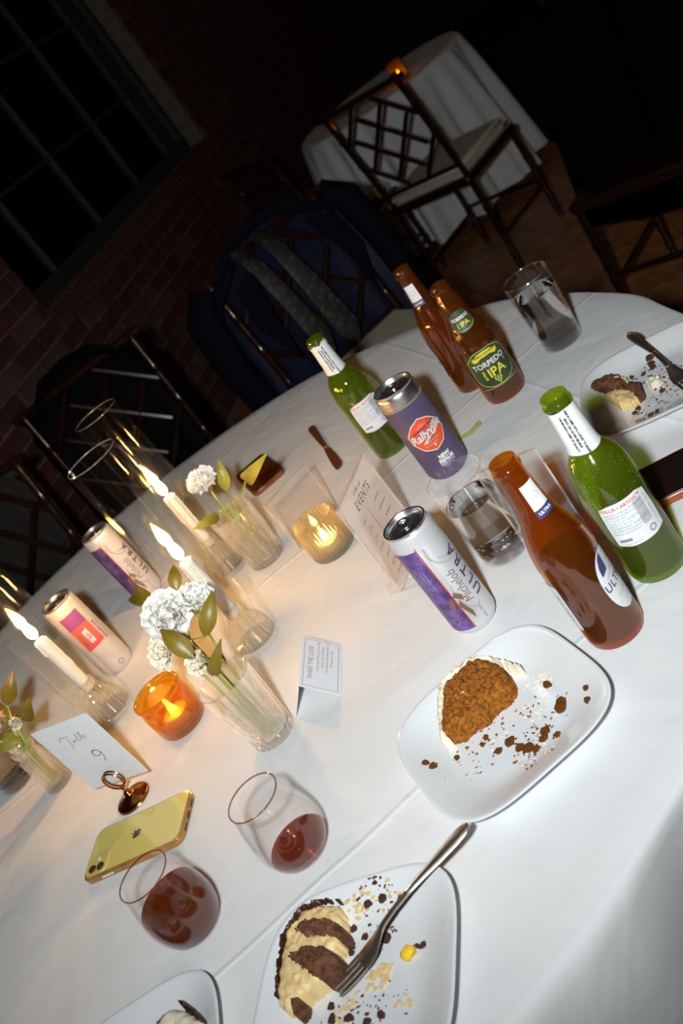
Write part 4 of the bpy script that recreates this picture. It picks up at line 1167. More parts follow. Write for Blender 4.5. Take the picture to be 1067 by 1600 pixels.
def plate_z(x, y, p):
    """height of the plate's upper face at a point"""
    (px, py), a, _ = p
    c, s = math.cos(-R(a)), math.sin(-R(a))
    lx, ly = c * (x - px) - s * (y - py), s * (x - px) + c * (y - py)
    u = (abs(lx / .102) ** 4 + abs(ly / .102) ** 4) ** .25
    for (u0, z0), (u1, z1) in zip([(0, .0045), (.5, .0045), (.6, .0052), (.7, .0085), (.86, .0165), (.96, .0208)], [(.5, .0045), (.6, .0052), (.7, .0085), (.86, .0165), (.96, .0208), (1.2, .0216)]):
        if u0 <= u <= u1: return z0 + (z1 - z0) * (u - u0) / (u1 - u0)
    return 0.0216
def crumbs(spots, p, material, label, group):
    for i, (x, y, r) in enumerate(spots):
        o = bpy.data.objects.new('cake_crumb', crumb_mesh(material, i % 5)); COL.objects.link(o)
        o.scale = (r * rnd.uniform(.8, 1.3), r * rnd.uniform(.8, 1.3), r * 0.8); o.rotation_euler = (0, 0, rnd.uniform(0, 6))
        o.location = (x, y, T + plate_z(x, y, p) + r * 0.8 * 0.5)
        tag(o, label, 'crumb', group)
def scatter(spots, p, material, name, label, cat, seed):
    """fine crumbs and smears: countless, one object"""
    rs = random.Random(seed); bm = bmesh.new()
    for (x, y, spread, n, r0_, r1_) in spots:
        for k in range(n):
            a = rs.uniform(0, 2 * PI); d = spread * math.sqrt(rs.random())
            X, Y = x + d * math.cos(a), y + d * math.sin(a) * 0.8
            r = rs.uniform(r0_, r1_)
            z = T + plate_z(X, Y, p)
            bmesh.ops.create_icosphere(bm, subdivisions=1, radius=r, matrix=Matrix.Translation((X, Y, z + r * 0.2)) @ Matrix.Rotation(rs.uniform(0, 6), 4, 'Z') @ Matrix.Diagonal((rs.uniform(.8, 2.0), rs.uniform(.6, 1.2), 0.5, 1)))
    o = obj(name, bm, material); o['kind'] = 'stuff'
    tag(o, label, cat)
crumbs([(0.052, 0.783, .0042), (0.046, 0.745, .0058), (0.051, 0.752, .0052), (0.015, 0.727, .0050), (0.020, 0.734, .0045), (-0.002, 0.730, .0050), (-0.008, 0.737, .0048), (0.003, 0.722, .0042), (-0.012, 0.753, .0048), (0.027, 0.719, .0040), (-0.026, 0.753, .0040), (-0.063, 0.783, .0032), (-0.086, 0.786, .0048), (-0.091, 0.795, .0038), (0.069, 0.722, .0038), (0.076, 0.735, .0030), (-0.035, 0.775, .0032), (-0.028, 0.780, .0036)], PL[0], m_carrot, 'orange cake crumb lying on the plate with the carrot cake', 'orange crumbs')
scatter([(0.020, 0.76, 0.035, 40, .0005, .0016), (0.005, 0.725, 0.030, 50, .0005, .0018), (-0.05, 0.77, 0.035, 26, .0005, .0014), (-0.03, 0.79, 0.03, 30, .0006, .0018), (0.05, 0.735, 0.03, 24, .0005, .0014)], PL[0], m_carrot, 'fine_crumbs', 'fine orange crumbs scattered over the plate with carrot cake', 'crumbs', 3)
scatter([(0.045, 0.795, 0.018, 26, .001, .0028), (0.025, 0.768, 0.018, 22, .0008, .002), (-0.02, 0.765, 0.012, 12, .0008, .002), (0.0, 0.715, 0.02, 12, .0008, .0018), (0.045, 0.735, 0.02, 14, .0008, .0018)], PL[0], m_frost, 'frosting_smears', 'cream frosting smears on the plate with carrot cake', 'frosting', 4)
# chocolate cake with coffee frosting
ck = thing('chocolate_cake_slice', 'chocolate cake slice with coffee frosting on the bottom plate', 'cake', (-0.266, 0.690, T + 0.0050))
cake_part('frosting', [(-0.306, 0.672), (-0.295, 0.700), (-0.281, 0.724), (-0.259, 0.731), (-0.241, 0.721), (-0.224, 0.706), (-0.227, 0.690), (-0.234, 0.672), (-0.245, 0.664), (-0.246, 0.650), (-0.262, 0.647), (-0.284, 0.648), (-0.301, 0.640), (-0.309, 0.655)], 0.022, 21, m_butter, ck, 0.003, 0.0024, dome=0.5)
cake_part('crumb_layer', [(-0.274, 0.716), (-0.259, 0.716), (-0.240, 0.702), (-0.228, 0.680), (-0.231, 0.667), (-0.248, 0.680), (-0.267, 0.697)], 0.0275, 22, m_choc, ck, 0.0042, 0.0015, dome=0.4)
cake_part('crumb_layer', [(-0.288, 0.693), (-0.268, 0.690), (-0.250, 0.674), (-0.241, 0.655), (-0.244, 0.641), (-0.260, 0.642), (-0.273, 0.658)], 0.0275, 23, m_choc, ck, 0.0042, 0.0015, dome=0.4)
cake_part('glaze', [(-0.312, 0.664), (-0.301, 0.692), (-0.289, 0.722), (-0.262, 0.737), (-0.240, 0.728), (-0.222, 0.712), (-0.221, 0.708), (-0.240, 0.723), (-0.262, 0.731), (-0.285, 0.718), (-0.297, 0.690), (-0.308, 0.664)], 0.0235, 24, m_glaze, ck, 0.003, 0.0016, dome=0.3)
cake_part('glaze', [(-0.298, 0.650), (-0.288, 0.652), (-0.287, 0.640), (-0.297, 0.634)], 0.0245, 25, m_choc, ck, 0.003, 0.0018, dome=0.4)
crumbs([(-0.202, 0.694, .0045), (-0.188, 0.688, .0036), (-0.173, 0.676, .0034), (-0.206, 0.662, .0055), (-0.201, 0.656, .0045), (-0.219, 0.673, .0030), (-0.187, 0.703, .0024), (-0.226, 0.688, .0036), (-0.174, 0.623, .0032), (-0.179, 0.627, .0026), (-0.272, 0.622, .0042), (-0.258, 0.612, .0040), (-0.231, 0.594, .0036), (-0.244, 0.598, .0034), (-0.236, 0.668, .0036), (-0.27, 0.634, .0035)], PL[1], m_choc, 'chocolate crumb lying on the plate with the fork', 'chocolate crumbs')
scatter([(-0.196, 0.692, 0.024, 40, .0006, .0018), (-0.208, 0.66, 0.018, 30, .0006, .0018), (-0.255, 0.612, 0.035, 50, .0005, .0018), (-0.225, 0.60, 0.03, 30, .0005, .0014)], PL[1], m_choc, 'fine_crumbs', 'fine chocolate crumbs over the plate with the fork', 'crumbs', 5)
scatter([(-0.21, 0.702, 0.014, 20, .0012, .003), (-0.185, 0.686, 0.016, 18, .0008, .0024), (-0.222, 0.628, 0.014, 22, .0015, .0036), (-0.255, 0.622, 0.016, 20, .001, .003), (-0.21, 0.589, 0.01, 12, .001, .003), (-0.28, 0.605, 0.02, 14, .0008, .002)], PL[1], m_butter, 'frosting_smears', 'tan frosting smears on the plate with the fork', 'frosting', 6)
o = bpy.data.objects.new('fruit_piece', crumb_mesh(mat('yellow_fruit', (0.85, 0.55, 0.02), 0.4, var=0.1), 2)); COL.objects.link(o)
o.scale = (.0078, .0066, .0062); o.location = (-0.188, 0.626, T + plate_z(-0.188, 0.626, PL[1]) + 0.0032)
tag(o, 'small yellow piece of fruit beside the fork on the plate', 'fruit')
# corner slice at the bottom left
ck = thing('frosted_cake_slice', 'cream frosted cake slice on the plate at the bottom left', 'cake', (-0.430, 0.700, T + 0.0050))
cake_part('frosting', [(-0.428, 0.736), (-0.414, 0.738), (-0.398, 0.722), (-0.386, 0.700), (-0.392, 0.660), (-0.44, 0.655), (-0.455, 0.700)], 0.024, 31, m_frost, ck, 0.0012, 0.0024, dome=0.5)
cake_part('crumb', [(-0.446, 0.715), (-0.430, 0.740), (-0.421, 0.741), (-0.420, 0.732), (-0.434, 0.722), (-0.44, 0.70)], 0.022, 32, m_carrot, ck, 0.003, 0.0018)
cake_part('glaze', [(-0.408, 0.742), (-0.402, 0.738), (-0.388, 0.712), (-0.383, 0.70), (-0.386, 0.698), (-0.400, 0.720)], 0.024, 33, m_glaze, ck, 0.002, 0.0014, dome=0.3)
# chocolate remains on the right plate
ck = thing('chocolate_cake_remains', 'crumbled chocolate cake remains with tan frosting on the right plate', 'cake', (0.390, 1.140, T + 0.0050))
cake_part('crumb_layer', [(0.364, 1.188), (0.376, 1.200), (0.396, 1.188), (0.404, 1.165), (0.398, 1.142), (0.388, 1.140), (0.372, 1.165)], 0.018, 41, m_choc, ck, 0.004, 0.0024)
cake_part('crumb_layer', [(0.390, 1.138), (0.402, 1.132), (0.403, 1.112), (0.393, 1.096), (0.382, 1.096), (0.386, 1.115)], 0.018, 42, m_choc, ck, 0.004, 0.0022)
cake_part('frosting', [(0.366, 1.150), (0.374, 1.152), (0.384, 1.140), (0.390, 1.118), (0.384, 1.096), (0.374, 1.088), (0.362, 1.110)], 0.015, 43, m_butter, ck, 0.002, 0.0022)
cake_part('frosting', [(0.409, 1.118), (0.420, 1.122), (0.426, 1.108), (0.420, 1.098), (0.410, 1.102)], 0.010, 44, m_frost, ck, 0.003, 0.0018)
cake_part('frosting', [(0.392, 1.172), (0.400, 1.166), (0.403, 1.150), (0.396, 1.146), (0.390, 1.158)], 0.020, 45, m_butter, ck, 0.002, 0.0018)
crumbs([(0.450, 1.168, .0055), (0.444, 1.158, .0048), (0.440, 1.148, .004), (0.375, 1.090, .0042), (0.367, 1.086, .0038), (0.379, 1.048, .0036), (0.370, 1.050, .0034), (0.412, 1.086, .0036), (0.414, 1.163, .004), (0.425, 1.150, .0036)], PL[3], m_choc, 'chocolate crumb lying on the plate at the right edge', 'chocolate crumbs right')
scatter([(0.43, 1.14, 0.03, 60, .0006, .002), (0.40, 1.08, 0.035, 60, .0006, .0018), (0.44, 1.10, 0.03, 50, .0006, .0018), (0.37, 1.07, 0.03, 30, .0006, .0015)], PL[3], m_choc, 'fine_crumbs', 'fine chocolate crumbs over the plate at the right edge', 'crumbs', 7)
scatter([(0.41, 1.095, 0.03, 30, .0008, .0024), (0.355, 1.09, 0.02, 16, .0008, .002)], PL[3], m_butter, 'frosting_smears', 'tan frosting smears on the plate at the right edge', 'frosting', 8)

# ------------------------------------------------------------------ cutlery
m_steel = mat('cutlery_steel', (0.62, 0.56, 0.50), 0.36, 1.0, var=0.08, scale=70)
def ribbon(parent, name, pts, widths, th, material, side):
    """strip swept along pts with given widths; side = sideways direction"""
    bm = bmesh.new(); rows = []
    s = Vector(side).normalized(); n = len(pts)
    for i, (p, wv) in enumerate(zip(pts, widths)):
        p = Vector(p)
        tn = (Vector(pts[min(i + 1, n - 1)]) - Vector(pts[max(i - 1, 0)])).normalized()
        sd = (s - tn * s.dot(tn)).normalized(); nn = sd.cross(tn)
        if nn.z < 0: nn = -nn
        rows.append([bm.verts.new(p + sd * wv / 2 * a + nn * th * b) for a, b in ((-1, 0), (-0.8, .5), (0, .62), (0.8, .5), (1, 0), (0.8, -.5), (0, -.5), (-0.8, -.5))])
    for A, B in zip(rows, rows[1:]):
        for k in range(8): bm.faces.new((A[k], A[(k + 1) % 8], B[(k + 1) % 8], B[k]))
    bm.faces.new(rows[0]); bm.faces.new(list(reversed(rows[-1])))
    bmesh.ops.recalc_face_normals(bm, faces=bm.faces)
    return obj(name, bm, material, parent, ang=50)
def fork(label, loc, rz, pitch):
    f = thing('dessert_fork', label, 'fork', loc, rz, 'dessert forks')
    f.rotation_euler = (0, pitch, rz)
    S = (0, 1, 0)
    # x runs from the tines (0) to the handle end (.175)
    hx = [0.062, 0.070, 0.082, 0.10, 0.12, 0.14, 0.158, 0.170, 0.1755, 0.178]
    hz = [0.0125, 0.0145, 0.0160, 0.0165, 0.016, 0.015, 0.0145, 0.0145, 0.0145, 0.0145]
    ribbon(f, 'handle', [(x, 0, z) for x, z in zip(hx, hz)], [0.0075, 0.0062, 0.0058, 0.0064, 0.0085, 0.0112, 0.0132, 0.0128, 0.0095, 0.004], 0.0024, m_steel, S)
    ribbon(f, 'fork_head', [(0.030, 0, 0.0045), (0.036, 0, 0.0042), (0.046, 0, 0.0060), (0.055, 0, 0.0095), (0.064, 0, 0.0132)], [0.0205, 0.0212, 0.0195, 0.0130, 0.0072], 0.0020, m_steel, S)
    for k in range(4):
        y = (k - 1.5) * 0.0056
        ribbon(f, 'tine', [(0.0, y * 0.93, 0.0062), (0.008, y * 0.97, 0.0052), (0.020, y, 0.0046), (0.032, y, 0.0045)], [0.0016, 0.0030, 0.0034, 0.0036], 0.0018, m_steel, S)
    gr = [(x, s * wv, z + 0.0016) for s in (1,) for x, z, wv in ((0.10, .0165, .0022), (0.12, .016, .0031), (0.14, .015, .0042), (0.158, .0145, .0052), (0.168, .0145, .0048), (0.1735, .0145, .002))]
    pth = gr + [(x, -y, z) for x, y, z in reversed(gr)]
    obj('handle_beading', tube_bm(pth, 0.0006, 6), m_steel, f)
    return f
# fork tip (-.256,.642) -> end (-.092,.672)
fork('steel dessert fork resting on the bottom plate with its handle over the rim', (-0.257, 0.637, T + 0.0072), math.atan2(0.030, 0.166), -0.085)
f4 = fork('steel dessert fork lying on the right plate with its handle towards the water glass', (0.425, 1.030, T + 0.0075), math.atan2(0.177, 0.031), -0.10)
# table knife
kn = thing('table_knife', 'table knife with painted brown reflection lying on the cloth beside the torn-wrap bottle', 'knife', (0.046, 1.563, T + 0.0004), PI / 2 - 0.04)
m_dark = mat('knife_steel_reflection', (0.24, 0.085, 0.018), 0.35, 0.35, var=0.05)  # reflection of the warm room put into the steel as brown base colour
bm = poly_bm([(0.0, 0.004), (0.004, -0.004), (0.016, -0.0085), (0.06, -0.0088), (0.095, -0.0070), (0.115, -0.005), (0.118, 0.004), (0.09, 0.0062), (0.045, 0.0085), (0.012, 0.0088), (0.003, 0.0075)], 0.0018)
obj('blade', bm, m_dark, kn, smooth=False)
bm = poly_bm([(0.116, 0.0040), (0.116, -0.0048), (0.15, -0.0055), (0.20, -0.0072), (0.238, -0.0082), (0.248, -0.005), (0.250, 0), (0.248, 0.005), (0.238, 0.0082), (0.20, 0.0072), (0.15, 0.0055)], 0.0045)
bmesh.ops.bevel(bm, geom=[e for e in bm.edges], offset=0.001, segments=1, affect='EDGES')
obj('handle', bm, m_dark, kn)
o = obj('cut_stem_piece', tube_bm([(0, 0, 0.0035), (0.010, -0.006, 0.004), (0.022, -0.010, 0.004), (0.042, -0.006, 0.0055)], [0.0022, 0.0028, 0.003, 0.0034], 10), mat('stem_olive', (0.25, 0.24, 0.04), 0.45, var=0.2), None, (0.205, 1.357, T - 0.0008))
tag(o, 'loose green stem piece lying beside the purple can', 'stem')

# ------------------------------------------------------------------ phones
def phone(name, label, loc, rz, back, case, L_=0.156, W_=0.080, H_=0.0105, screen=False):
    p = thing(name, label, 'phone', (*loc, T + 0.0003), rz, 'phones on the table')
    bm = poly_bm(rrect(L_, W_, 0.014, 7), H_)
    bmesh.ops.bevel(bm, geom=[e for e in bm.edges if abs(e.verts[0].co.z - e.verts[1].co.z) < 1e-6], offset=0.0022, segments=3, affect='EDGES')
    obj('case', bm, case, p, ang=45)
    bm = poly_bm(rrect(L_ - 0.007, W_ - 0.007, 0.0115, 7), 0.0004)
    bmesh.ops.translate(bm, vec=(0, 0, H_ - 0.0001), verts=bm.verts)
    obj('screen' if screen else 'back_glass', bm, back, p, smooth=False)
    return p, H_
m_yel = mat('phone_yellow', (0.72, 0.61, 0.17), 0.12, var=0.03, coat=0.5)
m_clearcase = mat('amber_case', (0.36, 0.17, 0.045), 0.18, 0.0, var=0.25, scale=30, coat=0.5)
ph, H_ = phone('yellow_phone', 'yellow phone lying face down in a clear case next to the wine glass', (-0.4395, 1.037), -0.392 + 0.0, m_yel, m_clearcase)
# camera block, lenses, logo, port, buttons  (+x = bottom end with the port)
cbm = poly_bm(rrect(0.030, 0.032, 0.008, 5, -0.055, -0.0205), 0.0016)
bmesh.ops.translate(cbm, vec=(0, 0, H_), verts=cbm.verts)
cb = obj('camera_block', cbm, mat('camera_block', (0.62, 0.50, 0.16), 0.25, var=0.03), ph, smooth=False)
for (cx, cy) in ((-0.0615, -0.0275), (-0.0485, -0.0275)):
    b = lathe_bm([(0, 0.0013), (0.0042, 0.0013), (0.0050, 0.0016), (0.0056, 0.0006), (0.0056, 0)], 24)
    bmesh.ops.translate(b, vec=(cx, cy, H_ + 0.0016), verts=b.verts)
    obj('lens', b, mat('lens_glass', (0.10, 0.045, 0.018), 0.12, 0.2), cb)
b = lathe_bm([(0, 0.0006), (0.003, 0.0005), (0.003, 0)], 16)
bmesh.ops.translate(b, vec=(-0.055, -0.0145, H_ + 0.0016), verts=b.verts)
obj('camera_flash_led', b, mat('led_pale', (0.8, 0.75, 0.6), 0.3), cb)
bm = poly_bm([(-0.0012, 0.0052), (-0.0042, 0.0062), (-0.0066, 0.0040), (-0.0068, 0.0002), (-0.0050, -0.0040), (-0.0028, -0.0058), (-0.0008, -0.0050), (0.0010, -0.0052), (0.0030, -0.0060), (0.0052, -0.0038), (0.0062, -0.0012), (0.0046, 0.0004), (0.0044, 0.0024), (0.0058, 0.0046), (0.0040, 0.0060), (0.0012, 0.0052)], 0.0002)
poly_bm([(0.0002, 0.0062), (0.0010, 0.0082), (0.0030, 0.0098), (0.0028, 0.0074)], 0.0002, bm=bm)
bmesh.ops.transform(bm, matrix=Matrix.Translation((0.0, 0.002, H_ + 0.0003)) @ Matrix.Rotation(PI / 2, 4, 'Z'), verts=bm.verts)
obj('logo', bm, mat('logo_grey', (0.33, 0.27, 0.22), 0.2, 0.8), ph, smooth=False)
obj('charging_port', box_bm(0.0012, 0.011, 0.0034, (0.0778, 0, 0.0054), 0.0004), mat('port', (0.03, 0.02, 0.01), 0.4), ph)
for y0 in (-0.018, 0.018):
    obj('speaker_grille', box_bm(0.001, 0.012, 0.0016, (0.0780, y0, 0.0054)), mat('port', (0.03, 0.02, 0.01), 0.4), ph)
obj('side_button', box_bm(0.018, 0.0016, 0.0030, (-0.038, -0.0400, 0.0056), 0.0004), mat('button', (0.75, 0.66, 0.5), 0.3), ph)
m_blackglass = mat('screen_black', (0.012, 0.007, 0.006), 0.08, coat=0.4)
phone('black_phone', 'black phone lying screen up at the right edge behind the green bottle', (0.306, 0.928), math.atan2(-0.048, 0.117) , m_blackglass, mat('orange_case', (0.30, 0.07, 0.02), 0.2, coat=0.5), 0.155, 0.079, 0.0105, True)
phone('dark_phone', 'dark phone with painted warm reflection lying flat by the leaf behind the far tumbler', (-0.076, 1.779), PI / 2 + 0.10, mat('screen_warm_reflection', (0.12, 0.035, 0.010), 0.25, coat=0.3), mat('brown_case', (0.20, 0.07, 0.02), 0.3), 0.150, 0.074, 0.009, True)  # warm reflection on the screen painted in as its brown colour

# ------------------------------------------------------------------ cards and signs
m_card = mat('card_stock', (0.78, 0.78, 0.80), 0.6, var=0.02, scale=120)
# table number card: local x along card, z up, front towards -y
bl = Vector((-0.486, 1.163)); br = Vector((-0.398, 1.108)); ax = (br - bl).normalized()
tcx = thing('table_number_card', 'white card reading Table 9 held upright by a copper ring clip', 'card', (bl.x, bl.y, T + 0.030), math.atan2(ax.y, ax.x))
CW, CH = 0.104, 0.118
obj('card', box_bm(CW, 0.0006, CH, (CW / 2, 0, CH / 2)), m_card, tcx, smooth=False)
def flat_on(parent, name, bm, material, dx, dz, y=-0.0005):
    bmesh.ops.transform(bm, matrix=Matrix.Translation((dx, y, dz)) @ Matrix.Rotation(PI / 2, 4, 'X'), verts=bm.verts)
    return obj(name, bm, material, parent, smooth=False)
S_ = 0.001
tb = [[(-22, 5), (-21, 8), (-17, 11), (-8, 9.5), (-3, 11)], [(-9, 10), (-10.5, 2), (-12.5, -6), (-15.5, -8)],
      [(-1.97, 2.2), (-4.87, 2.6), (-6.32, 0.2), (-4.29, -0.8), (-1.68, 2.2), (-1.97, -0.4), (0.64, 0.2)],
      [(1.80, 0.4), (6.44, 7.5), (5.86, 10.4), (3.54, 6), (3.25, 0.2), (6.15, -0.5), (7.60, 1.8), (4.99, 2.6)],
      [(8.47, 1.0), (13.11, 8.2), (12.24, 11.2), (10.21, 6.2), (10.21, 0.6), (12.82, 0.2)],
      [(12.82, 1.2), (16.59, 3.6), (14.85, 5.0), (13.11, 2.4), (14.56, 0.0), (18.62, 1.6)]]
bm = stroke_bm([[(x * S_ * 1.08, y * S_ * 1.15) for x, y in p] for p in tb], 0.00085)
flat_on(tcx, 'table_lettering', bm, p_rose, 0.053, 0.083)
bm = stroke_bm([[(6.5, 6.5), (3.0, 1.2), (-3.0, 0.6), (-7.0, 5.0), (-5.6, 10.8), (0.4, 12.6), (6.2, 8.6), (6.8, 0.0), (3.6, -7.6), (-1.5, -11.0)]], 1.0)
bmesh.ops.scale(bm, vec=(S_ * 1.0, S_ * 1.02, S_), verts=bm.verts)
bm2 = bmesh.new()
stroke_bm([[(x * S_, y * S_) for x, y in [(5.4, 5.4), (2.0, 1.4), (-3.0, 1.2), (-6.4, 5.0), (-5.2, 10.0), (0.0, 11.6), (5.2, 8.6), (6.4, 1.0), (3.6, -6.6), (-1.0, -10.0)]]], 0.0017, bm2)
bm.free()
flat_on(tcx, 'number_lettering', bm2, p_rose, 0.062, 0.049)
# ring clip
rc = thing('ring_clip_holder', 'copper ring clip with a round weighted base under the number card', 'card holder', (-0.4445, 1.128, T))
m_copper = mat('copper', (0.50, 0.20, 0.055), 0.2, 1.0, var=0.05)
obj('base', lathe_bm(smooth_prof([(0, 0.0), (0.0235, 0.0), (0.0250, 0.0018), (0.0235, 0.0040), (0.014, 0.0075), (0.0075, 0.0105), (0.0055, 0.0140), (0.0040, 0.0165), (0, 0.017)], 3), 40), m_copper, rc)
obj('post', tube_bm([(0, 0, 0.015), (0, 0, 0.026)], 0.0022, 10), m_copper, rc)
ca = math.atan2(ax.y, ax.x)
dv = Vector((math.cos(ca), math.sin(ca), 0)); nv = Vector((math.sin(ca), -math.cos(ca), 0))
for s_ in (1, -1):
    pth = [Vector((0, 0, 0.040)) + dv * 0.0145 * math.cos(2 * PI * k / 28) + Vector((0, 0, 0.0145 * math.sin(2 * PI * k / 28))) + nv * 0.0022 * s_ for k in range(29)]
    obj('ring', tube_bm(pth, 0.0013, 8, caps=False), m_copper, rc)
# share-the-love card, slightly curled off the cloth
sc_ = thing('share_card', 'small folded tent card reading SHARE THE LOVE on the open cloth', 'card', (-0.138, 1.010, T + 0.0006), math.atan2(0.090, 0.032))
SW, SHh, SL = 0.096, 0.052, R(50.5)
def tent(bm, name, material, back=False, lift=0.0):
    M = Matrix.Rotation(SL, 4, 'X') @ Matrix.Translation((0, 0, lift))
    if back:
        M = Matrix.Translation((SW, 2 * SHh * math.cos(SL), 0)) @ Matrix.Rotation(PI, 4, 'Z') @ M
    bmesh.ops.transform(bm, matrix=M, verts=bm.verts)
    return obj(name, bm, material, sc_, smooth=False)
tent(box_bm(SW, SHh, 0.0005, (SW / 2, SHh / 2, 0)), 'front_panel', m_card)
tent(box_bm(SW, SHh, 0.0005, (SW / 2, SHh / 2, 0)), 'back_panel', m_card, True)
bm = text_bm('SHARE THE LOVE', 0.0088, 0.1, 0, 0.86, 0, (SW / 2, SHh - 0.0125), space=1.05)
text_lines(['From their first picture to last', 'please scan and share', 'your photos & videos with us', 'through our site'], 0.0046, 0.062, SHh - 0.0215, 0.0058, bm, 'CENTER', 0.2)
a, b, c, d = 0.004, SW - 0.004, 0.004, SHh - 0.004
for p in ([(a, c), (b, c)], [(b, c), (b, d)], [(b, d), (a, d)], [(a, d), (a, c)]): stroke_bm([p], 0.0006, bm, taper=False)
tent(bm, 'print', mat('print_rosegold', (0.36, 0.20, 0.17), 0.6), lift=0.0005)
# plain slips of card by the flowers
for k, (loc, rz, wd, hh, lb) in enumerate((((-0.335, 1.700), 0.5, 0.085, 0.055, 'blank white card lying behind the carnations at left'), ((-0.270, 1.630), -0.2, 0.06, 0.045, 'small blank white card between the back can and central cylinder'))):
    bm = box_bm(wd, hh, 0.0008, (0, 0, 0))
    o = obj('blank_card', bm, m_card, None, (*loc, T + 0.0008), (0, 0, rz), smooth=False)
    tag(o, lb, 'card', 'blank cards')

# acrylic menu signs
m_acr = thin('acrylic', (0.93, 0.92, 0.92), 0.06, 0.85, 3.0, diff=0.035, dcol=(0.85, 0.83, 0.85))
m_acrw = thin('frosted_acrylic', (0.93, 0.92, 0.92), 0.06, 0.85, 3.0, diff=0.30, dcol=(0.85, 0.83, 0.85))
m_acre = thin('acrylic_edge', (0.80, 0.74, 0.68), 0.25, 0.9, 1.5, diff=0.25, dcol=(0.7, 0.6, 0.5))
def sign(label, p0, p1, H, printed, th=0.0035):
    """p0, p1: lower corners seen left to right from the front"""
    a = math.atan2(p1[1] - p0[1], p1[0] - p0[0]); W_ = math.hypot(p1[0] - p0[0], p1[1] - p0[1])
    s = thing('acrylic_sign', label, 'sign', (p0[0], p0[1], T), a, 'clear acrylic table signs')
    obj('panel', box_bm(W_, th, H - 0.008, (W_ / 2, 0, 0.008 + (H - 0.008) / 2), 0.0004), m_acrw if printed else m_acr, s, smooth=False)
    bm = bmesh.new()
    box_bm(0.0012, th * 1.02, H - 0.009, (0.0006, 0, 0.008 + (H - 0.008) / 2), bm=bm); box_bm(0.0012, th * 1.02, H - 0.009, (W_ - 0.0006, 0, 0.008 + (H - 0.008) / 2), bm=bm)
    box_bm(W_ - 0.0024, th * 1.02, 0.0012, (W_ / 2, 0, H - 0.0006), bm=bm)
    obj('polished_edge', bm, m_acre, s, smooth=False)
    for x in (0.012, W_ - 0.012):
        obj('foot', box_bm(0.0045, 0.05, 0.0155, (x, 0, 0.00785), 0.0006), m_acr, s, smooth=False)
        obj('foot_edge', box_bm(0.0047, 0.0012, 0.0150, (x, -0.0248, 0.0078)), m_acre, s, smooth=False)
    if printed:
        bm = text_bm('EVENTS', 0.0165, 0.25, 0, 0.78, 0, (W_ / 2, H - 0.026), space=1.2)
        text_bm('order of', 0.0085, 0.35, 0, 0.9, 0, (W_ / 2, H - 0.012), bm=bm)
        y = H - 0.046
        for a_, b_ in (('5:00 PM', 'ceremony'), ('5:30 PM', 'cocktail hour'), ('6:30 PM', 'reception'), ('7:00 PM', 'dinner served'), ('8:00 PM', 'toasts & cake'), ('8:30 PM', 'dancing'), ('10:00 PM', 'farewell')):
            text_bm(a_, 0.0050, 0.2, 0, 0.9, 0, (W_ * 0.24, y), bm=bm); text_bm(b_, 0.0056, 0.3, 0, 0.9, 0, (W_ * 0.70, y), bm=bm); y -= 0.0135
        stroke_bm([[(W_ * 0.43, H - 0.04), (W_ * 0.43, H - 0.09), (W_ * 0.43, y + 0.005)]], 0.0006, bm, taper=False)
        bmesh.ops.transform(bm, matrix=Matrix.Translation((0, -th / 2 - 0.0003, 0)) @ Matrix.Rotation(PI / 2, 4, 'X'), verts=bm.verts)
        obj('print', bm, mat('print_charcoal', (0.16, 0.13, 0.13), 0.6), s, smooth=False)
    return s
sign('clear acrylic sign headed EVENTS standing behind the white slim can', (-0.005, 1.100), (0.068, 1.189), 0.152, True)
sign('clear acrylic sign standing between the two front bottles', (0.138, 0.950), (0.199, 0.912), 0.152, False)
sign('clear acrylic sign at the back near the dark phone', (-0.086, 1.395), (0.000, 1.430), 0.100, False)

